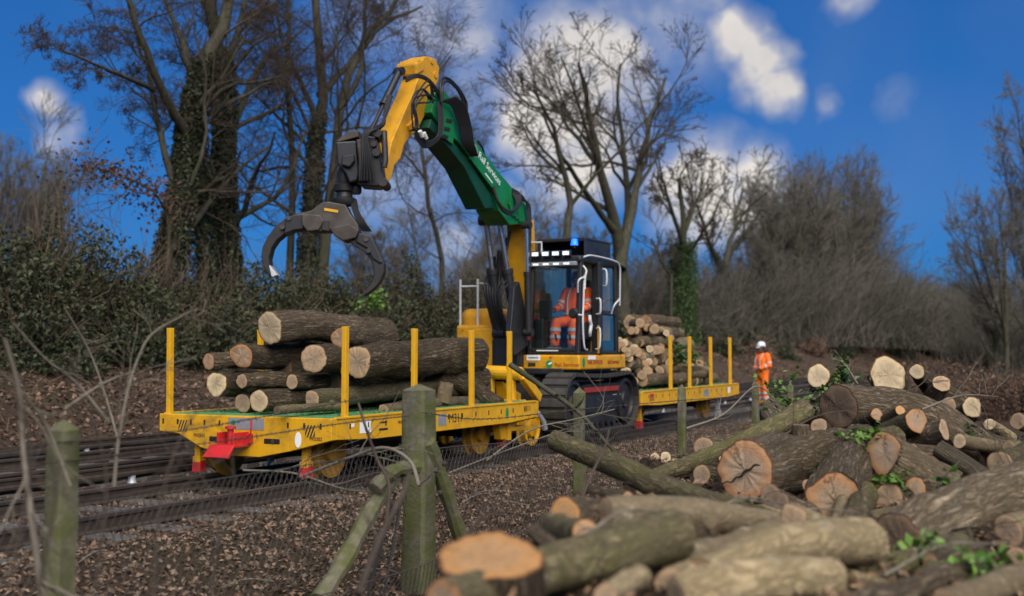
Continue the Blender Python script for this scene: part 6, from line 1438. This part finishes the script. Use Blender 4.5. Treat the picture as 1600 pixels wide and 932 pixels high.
# ------------------------------------------------------------------ evergreen hedge and bushes
def bush(c, r, seed, n, label, mat='leaf_hedge', group='evergreen bushes of the hedge', size=.055, name='hedge_bush', stems=26):
    rg = np.random.default_rng(seed); g = np.array(gbase(c)); root = thing(name, label, 'bush', g, group)
    d = rg.normal(size=(n, 3)); d[:, 2] = np.abs(d[:, 2]) * .95 - .12; d /= np.linalg.norm(d, axis=1)[:, None]
    lump = .72 + .38 * fbm(d[:, 0] * 2.2 + seed, d[:, 1] * 2.2, d[:, 2] * 2.2 + seed, 3)
    q = (1 - rg.random(n) ** 1.8 * .45) * lump
    P = g + d * q[:, None] * np.array(r); P[:, 2] = np.maximum(P[:, 2], base_h(P[:, 0], P[:, 1]) + .03)
    V, F_ = leaves(P, size, rg); mk('foliage', V, F_, M[mat], root)
    m = stems; dd = rg.normal(size=(m, 3)); dd[:, 2] = np.abs(dd[:, 2]) + .6; dd /= np.linalg.norm(dd, axis=1)[:, None]; t = np.linspace(0, 1, 5)
    Pt = g + dd[:, None] * t[None, :, None] * np.array(r) * .95 + rg.normal(size=(m, 5, 3)) * .05
    V, F_ = tubes(Pt, np.linspace(.025, .006, 5)[None] * np.ones((m, 1)), 4); mk('stems', V, F_, M['twig_bark'], root, True)
    # loose whips sticking out
    m = 60; dd = rg.normal(size=(m, 3)); dd[:, 2] = np.abs(dd[:, 2]) + .2; dd /= np.linalg.norm(dd, axis=1)[:, None]
    Pt = g + dd[:, None] * (.6 + .62 * t)[None, :, None] * np.array(r) + rg.normal(size=(m, 5, 3)) * .06 * t[None, :, None]
    V, F_ = tubes(Pt, np.linspace(.010, .003, 5)[None] * np.ones((m, 1)), 3); mk('twigs', V, F_, M['dead_stalk'], root, True)
    return root
hd_ = [(-40,20.5,322,2.6,'deep green evergreen bush at the far end of the hedge'),(35,20.0,325,2.4,'tall evergreen bush with dense top below the pale far trees'),(110,20.4,335,2.3,'evergreen bush sloping down towards the forked tree'),(175,19.8,372,2.2,'evergreen bush under the long outreaching limb'),(235,20.4,385,2.0,'evergreen bush at the foot of the forked tree'),(300,19.9,412,2.1,'low evergreen bush between the ivy clad trunks'),(365,20.5,408,2.0,'evergreen bush at the foot of the thick ivy wrapped tree'),(425,19.8,428,2.0,'evergreen bush behind the topmost wagon log'),(480,20.6,415,1.9,'evergreen bush under the open grapple'),(535,19.8,432,1.9,'olive evergreen bush behind the near wagon stack'),(590,20.5,420,1.8,'evergreen bush past the grapple jaw'),(645,19.9,385,1.5,'upright bushy evergreen behind the huge trunk'),(690,21.0,432,1.8,'evergreen bush fading behind the tank railings'),(735,21.5,428,1.8,'evergreen bush behind the white handrails'),(790,22.0,440,2.0,'evergreen bush hidden behind the boom foot')]
for k, (px, Y, yt, rx, lb) in enumerate(hd_):
    p = atY(px, 520, Y); d = np.dot(p - CAM, FW); g = gbase(p); top = CAM[2] + (546 - yt) * d / FPX
    bush(p, (rx * 1.05, 1.7, max(top - g[2], .8) * 1.05), 200 + k, 14000, lb, 'leaf_hedge' if k % 2 else 'leaf_dark')
for k, (px, Y, yt, rx, lb) in enumerate([(60,18.9,470,1.6,'low bramble bush at the front of the hedge on the bank'),(210,18.9,480,1.6,'low bramble bush on the bank under the forked tree'),(330,18.9,470,1.5,'low bramble bush behind the wagon end stanchion'),(470,18.9,480,1.6,'low bramble bush behind the wagon log stack'),(600,18.9,470,1.6,'low bramble bush behind the huge trunk')]):
    p = atY(px, 520, Y); d = np.dot(p - CAM, FW); g = gbase(p); top = CAM[2] + (546 - yt) * d / FPX
    bush(p, (rx, 1.1, max(top - g[2], .6)), 230 + k, 5000, lb, 'leaf_dark', 'brambles on the bank', .06, 'bramble_bush')
for k, (px, Y, yt, rx, lb) in enumerate([(880,24,470,2.2,'dark undergrowth bush behind the cab'),(950,23,480,2.0,'undergrowth bush behind the far log stack'),(1020,22.5,490,2.0,'undergrowth bush behind the first far stanchions'),(1110,22,500,2.2,'undergrowth bush behind the last far stanchions'),(1170,21.5,505,2.4,'undergrowth bush behind the white helmet'),(1240,21,510,3.0,'undergrowth bush in the lineside wood'),(1310,20.5,515,3.6,'wide undergrowth bush further along the lineside wood'),(1380,20,520,4.5,'low wide undergrowth bush near the end of the wood'),(1450,19,525,6,'undergrowth bush at the end of the cutting')]):
    p = atY(px, 540, Y); d = np.dot(p - CAM, FW); g = gbase(p); top = CAM[2] + (546 - yt) * d / FPX
    bush(p, (rx, 1.6, max(top - g[2], 1.0)), 250 + k, 4500, lb, 'leaf_dark', 'undergrowth bushes along the wood', .10, 'undergrowth_bush')
# brown hedge on the camera side behind the pile
for k, (px, X, yt, rx, lb) in enumerate([(1420,46,565,2.5,'brown leafless hedge bush beyond the pile, nearest the track'),(1480,44,562,2.5,'brown hedge bush beyond the oval ended logs'),(1540,40,568,2.5,'brown hedge bush along the clearing edge'),(1600,36,572,2.5,'dark brown hedge bush at the clearing end of the row')]):
    p = atX(px, 600, X); d = np.dot(p - CAM, FW); g = gbase(p); top = CAM[2] + (546 - yt) * d / FPX
    bush(p, (rx, rx, max(top - g[2], .6)), 270 + k, 3500, lb, 'leaf_rust' if k % 2 else 'litter', 'brown hedge behind the log pile', .05, 'hedge_bush', 60)
p = atY(250, 300, 21.0); 
rs = tree('russet leaved shrub hanging beside the ivy clad trunk', [([np.array(gbase(p)) , p + np.array((.3, 0, -.6)), p + np.array((-1.2, 0, .2)), p + np.array((-2.6, 0, .3))], .06, .02)], 71, [(10, .3, .9, .4, .5, 6, .2, .02), (8, .2, .8, .5, .5, 5, .2, 0)], gbase(p), name='russet_shrub', cat_='shrub', ivy=(800, .8, 1.0, .5), leafm='leaf_rust')
def sprig(name, p, spread, n, size, mat, label, seed, group=None):
    rg = np.random.default_rng(seed); root = thing(name, label, 'sprig', p, group); t = np.linspace(0, 1, 8); st_ = []; pts = []
    for q in range(9):
        L = np.asarray(p) + t[:, None] * rg.normal(size=3) * spread + rg.normal(size=(8, 3)) * .02; st_.append(L); pts.append(L[rg.integers(0, 8, n // 9)] + rg.normal(size=(n // 9, 3)) * np.mean(spread) * .3)
    V, F_ = tubes(np.array(st_), np.full((9, 8), .005), 3); mk('stem', V, F_, M['twig_bark'], root, True)
    V, F_ = leaves(np.vstack(pts), size, rg, .2, .7); mk('leaves', V, F_, M[mat], root)
sprig('laurel_sprig', atY(590, 470, 18.0), np.array((.5, .25, .3)), 260, .06, 'leaf_fresh', 'bright green leafy sprig in the hedge below the grapple jaw', 5)

# ------------------------------------------------------------------ ivy sprigs, branches and twigs near the camera
for k, (px, py, d, sp_, n, lb) in enumerate([(1325,597,11.2,.16,110,'green ivy sprig on top of the pile beside the pale round end'),(1242,628,11.0,.15,110,'green ivy sprig behind the slim mossy pole'),(1215,610,14.0,.22,120,'green bramble leaves beside the standing worker'),(1300,740,8.6,.10,70,'ivy sprig between the biggest round log and flared butt log'),(1345,690,9.0,.11,80,'ivy sprig on the green barked log'),(1395,752,8.4,.10,70,'ivy sprig above the cracked oval end'),(1470,770,7.8,.16,110,'ivy trailing over the massive trunk'),(1540,770,7.2,.16,110,'ivy leaves clinging to the outer side of the massive trunk'),(1585,890,5.2,.14,110,'fresh green leaves beside the larger round tan end'),(1540,680,10.4,.13,80,'ivy sprig beside the stripped near white piece'),(1300,600,11.6,.14,90,'ivy leaves behind the perched short log'),(1420,870,5.8,.12,70,'ivy leaves in front of the shadowed dark end'),(1060,548,19.6,.0,0,'')]):
    if n == 0: continue
    p = at(px, py, d); rg = np.random.default_rng(300 + k); t = np.linspace(0, 1, 8)
    root = thing('ivy_sprig', lb, 'ivy', p, 'ivy sprigs on the log pile')
    st_ = []; pts = []
    for q in range(5):
        dr = nrm(rg.normal(size=3) * (1, 1, .5)) * sp_ * 1.6; L = p + t[:, None] * dr + rg.normal(size=(8, 3)) * sp_ * .06; st_.append(L); pts.append(L[rg.integers(1, 8, n // 5)] + rg.normal(size=(n // 5, 3)) * sp_ * .22)
    V, F_ = tubes(np.array(st_), np.full((5, 8), .003), 3); mk('stem', V, F_, M['twig_bark'], root, True)
    V, F_ = leaves(np.vstack(pts), .030, rg, .2, .75); mk('leaves', V, F_, M['leaf_fresh' if k % 3 else 'leaf_ivy'], root)
sprig('ivy_sprig', atY(1060, 556, 8.2), np.array((.5, .25, .22)), 420, .06, 'leaf_ivy', 'mass of ivy leaves draped over the logs of the far wagon', 9)
def branch(L, r0, r1, label, seed, side=5, lenf=.4, mat='twig_bark', group='loose branches by the fence', sub=3, name='branch'):
    rg = np.random.default_rng(seed); P = smooth_path(L, 20)[None]; R = np.linspace(r0, r1, 20)[None]; root = thing(name, label, 'branch', P[0, 0], group)
    V, F_ = tubes(P, R, 8); parts = [(V, F_)]; mk('stem', V, F_, M[mat], root, True)
    if side:
        a, b = grow(P, R, side, rg, .2, .7, lenf, .5, 8, .14, .02); tw = [tubes(a, np.maximum(b, .0022), 4)]
        if sub: c_, d_ = grow(a, b, sub, rg, .2, .7, .5, .6, 6, .16, 0); tw.append(tubes(c_, np.maximum(d_, .0016), 3))
        V, F_ = cat(tw); mk('twigs', V, F_, M[mat], root, True)
    return root
branch([at(797,570,12.6), at(850,606,12.4), at(905,645,12.2), at(945,690,12.0), at(978,724,11.8)], .030, .018, 'slim crooked bough leaning across in front of the crawler', 400, 4, .22, 'trunk_bark')
branch([atY(8,530,4.4), atY(30,610,4.4), atY(36,700,4.4), atY(48,800,4.3), atY(70,960,4.2)], .008, .018, 'upright pale sapling stem beside the twig covered fence post', 401, 9, .4, 'pale_twig')
branch([atY(0,580,4.9), atY(40,620,4.9), atY(75,670,4.9), atY(110,760,4.8)], .006, .010, 'thin grey twig slanting past the upright sapling', 402, 3, .3, 'pale_twig')
branch([atY(178,760,5.0), atY(185,690,5.0), atY(200,610,5.0), atY(216,560,5.0), atY(240,520,5.0), atY(308,482,5.0)], .012, .003, 'pale forked twig arching over the empty far track', 403, 9, .4, 'pale_twig')
branch([atY(100,640,5.2), atY(160,600,5.2), atY(210,580,5.2)], .008, .004, 'short pale twig crossing behind the arching twig', 404, 3, .3, 'pale_twig')
branch([atY(20,505,5.6), atY(70,560,5.6), atY(120,600,5.6), atY(170,660,5.5)], .006, .012, 'long thin whip slanting down to the fence among dead leaves', 405, 2, .3, 'pale_twig')
branch([atY(100,480,6.5), atY(140,550,6.5), atY(165,620,6.4), atY(185,690,6.3)], .005, .010, 'fine whip rising in front of the leafy bank', 406, 3, .3, 'pale_twig')
branch([at(470,745,9.2), at(545,716,9.0), at(600,700,8.8), at(640,720,8.6), at(655,760,8.4)], .010, .014, 'grey bramble stem looping below the near wagon', 407, 6, .4, 'pale_twig')
branch([at(380,735,9.6), at(460,740,9.4), at(540,765,9.2), at(620,770,9.0)], .009, .007, 'grey bramble stem trailing before the near wagon wheel', 408, 5, .4, 'pale_twig')
branch([at(560,630,8.7), at(572,670,8.6), at(590,720,8.6), at(608,760,8.5), at(600,840,8.4)], .009, .014, 'bramble whip standing against the near wagon side', 409, 4, .3, 'twig_bark')
branch([at(760,720,11.2), at(800,690,11.4), at(840,668,11.6), at(900,655,11.8), at(960,640,12.0)], .010, .005, 'bare twig spray before the yellow rail wheel', 410, 7, .45, 'pale_twig')
branch([at(700,740,10.8), at(760,716,11.0), at(830,690,11.2), at(880,672,11.4)], .008, .004, 'thin bare twigs reaching over leaf litter to the crawler', 411, 6, .4, 'pale_twig')
branch([at(905,790,7.0), at(925,740,7.2), at(945,700,7.4), at(952,670,7.6)], .010, .006, 'thin bramble standing behind the long greenish pole', 412, 4, .35, 'twig_bark')
branch([at(1072,670,14.0), at(1130,648,14.2), at(1180,604,14.4), at(1210,625,14.4), at(1235,660,14.4)], .014, .008, 'pale curved branch hung over the slim fence post by the worker', 413, 3, .25, 'pale_twig')
branch([at(1395,620,10.6), at(1440,600,10.8), at(1465,560,11.0)], .006, .003, 'bare twigs sticking up among the pale tilted log ends', 414, 6, .5, 'twig_bark')
branch([at(1500,720,8.4), at(1465,760,8.0), at(1440,830,7.0)], .008, .006, 'thin broken stick across the rough trunk piece', 415, 3, .3, 'twig_bark')
branch([at(560,932,4.4), at(590,850,4.8), at(630,770,5.2), at(640,740,5.4)], .016, .010, 'dark stem leaning on the stout straining post', 416, 4, .3, 'twig_bark')
for k, (px, py, d, L_) in enumerate([(60,930,4.2,1.0),(150,920,4.4,.9),(240,935,4.6,.8),(20,900,4.0,1.1),(330,940,4.8,.7)]):
    a = at(px, py, d); branch([a, a + np.array((.10, .06, L_ * .45)), a + np.array((.05 + .3 * (k % 3 - 1), .15, L_ * .8)), a + np.array((.05 + .6 * (k % 3 - 1), .2, L_ * .95))], .007, .002, ('bare bramble shoot springing up beside the twig covered post', 'forked bramble shoot close to the twig covered post', 'bramble shoot by the low wire mesh', 'tallest bramble shoot outside the fence', 'short bramble shoot at the low wire strip')[k], 430 + k, 6, .4, 'twig_bark', 'bramble shoots', 3, 'bramble_shoot')
for k in range(16):
    rg = np.random.default_rng(500 + k); x = rg.uniform(5.5, 13); y = rg.uniform(5.3, 7.3); z = float(gz(x, y)[0]) + .02; a = rg.uniform(0, 6.28); l = rg.uniform(.3, .9)
    branch([(x, y, z), (x + math.cos(a) * l * .5, y + math.sin(a) * l * .5, z + .05), (x + math.cos(a) * l, y + math.sin(a) * l, z + .02)], .009, .004, 'loose dead stick lying on the litter between fence and track', 520 + k, 2, .35, 'pale_twig', 'dead sticks on the litter', 0, 'stick')
# thin brown pole beside the ivy sleeved trunk
pp = atY(1047, 520, 16.2); b = gbase(pp); tp = atY(1049, 430, 16.2)
tag(MB().tube([(b[0], b[1], b[2] - .2), tuple((np.array(b) + tp) / 2), tuple(tp)], [.075, .07, .06], 12).build('wooden_pole', M['rail_side'], None, True, org=b), 'thin brown pole beside the ivy sleeved trunk', 'pole')

# deep curved crack across the end of the biggest log
bl = [o for o in COL.objects if o.get('label', '').startswith('biggest round log')][0]
fc_ = [c for c in bl.children if c.name.startswith('cut_face')][0]
axd = nrm(at(1162,740,8.5) - at(1225,728,9.2)); cc_ = at(1162,740,8.5); ux = nrm(RT - axd * np.dot(RT, axd)); uy = np.cross(axd, ux); uy = uy if uy[2] > 0 else -uy
rb_ = 48 * 8.5 / FPX; tt = np.linspace(-1, 1, 22)
pth = np.array([cc_ + axd * .012 + ux * rb_ * .88 * t_ + uy * rb_ * (.18 * math.sin(t_ * 2.6) + .22 * t_ + .04 * math.sin(t_ * 17)) for t_ in tt])
ck_ = MB().tube(pth, .002 + .007 * (1 - np.abs(tt) ** 1.5), 6).build('crack', M['dark_hole'], bl, True)

for k, (pa, pb, lb) in enumerate([((1180,830,6.2),(1330,800,6.6),'on the crooked arching limb'),((1210,690,9.4),(1330,640,10.0),'over the biggest round log'),((1440,640,9.8),(1560,620,10.4),'among the pale oval ends'),((1480,830,6.6),(1590,860,6.2),'on the massive trunk'),((900,850,4.7),(1030,800,5.3),'on the olive green log'),((1290,870,5.0),(1400,830,5.8),'beside the shadowed dark end'),((1100,800,6.6),(1230,790,7.4),'under the biggest round log'),((1550,790,7.0),(1610,700,8.6),'leaning at the outer side of the pile'),((1340,600,11.0),(1300,560,11.2),'rising behind the perched short log'),((700,880,4.4),(790,800,5.2),'leaning on the tipped up end'),((1380,900,5.0),(1560,850,5.8),'lying below the massive trunk')]):
    a = at(*pa); b2 = at(*pb); m_ = (a + b2) / 2 + np.array((0, 0, .06)); branch([a, m_, b2], .009, .003, 'thin bare twig ' + lb, 600 + k, 6, .45, 'twig_bark' if k % 2 else 'pale_twig', 'bare twigs strewn over the log pile', 3, 'twig')
for k, (px, Y, rx) in enumerate([(1130,18.6,1.6),(1185,18.2,1.8),(1225,18.0,2.0),(1270,18.3,2.4),(1320,18.0,3.0),(1365,18.2,3.4),(1410,17.6,4.0)]):
    p = atY(px, 560, Y); bush(p, (rx, 1.0, 1.1), 700 + k, 2600, 'rusty dead bracken clump at the foot of the wood', 'litter_bank' if k % 2 else 'leaf_dark', 'bracken clumps along the wood', .07, 'bracken_clump', 30)
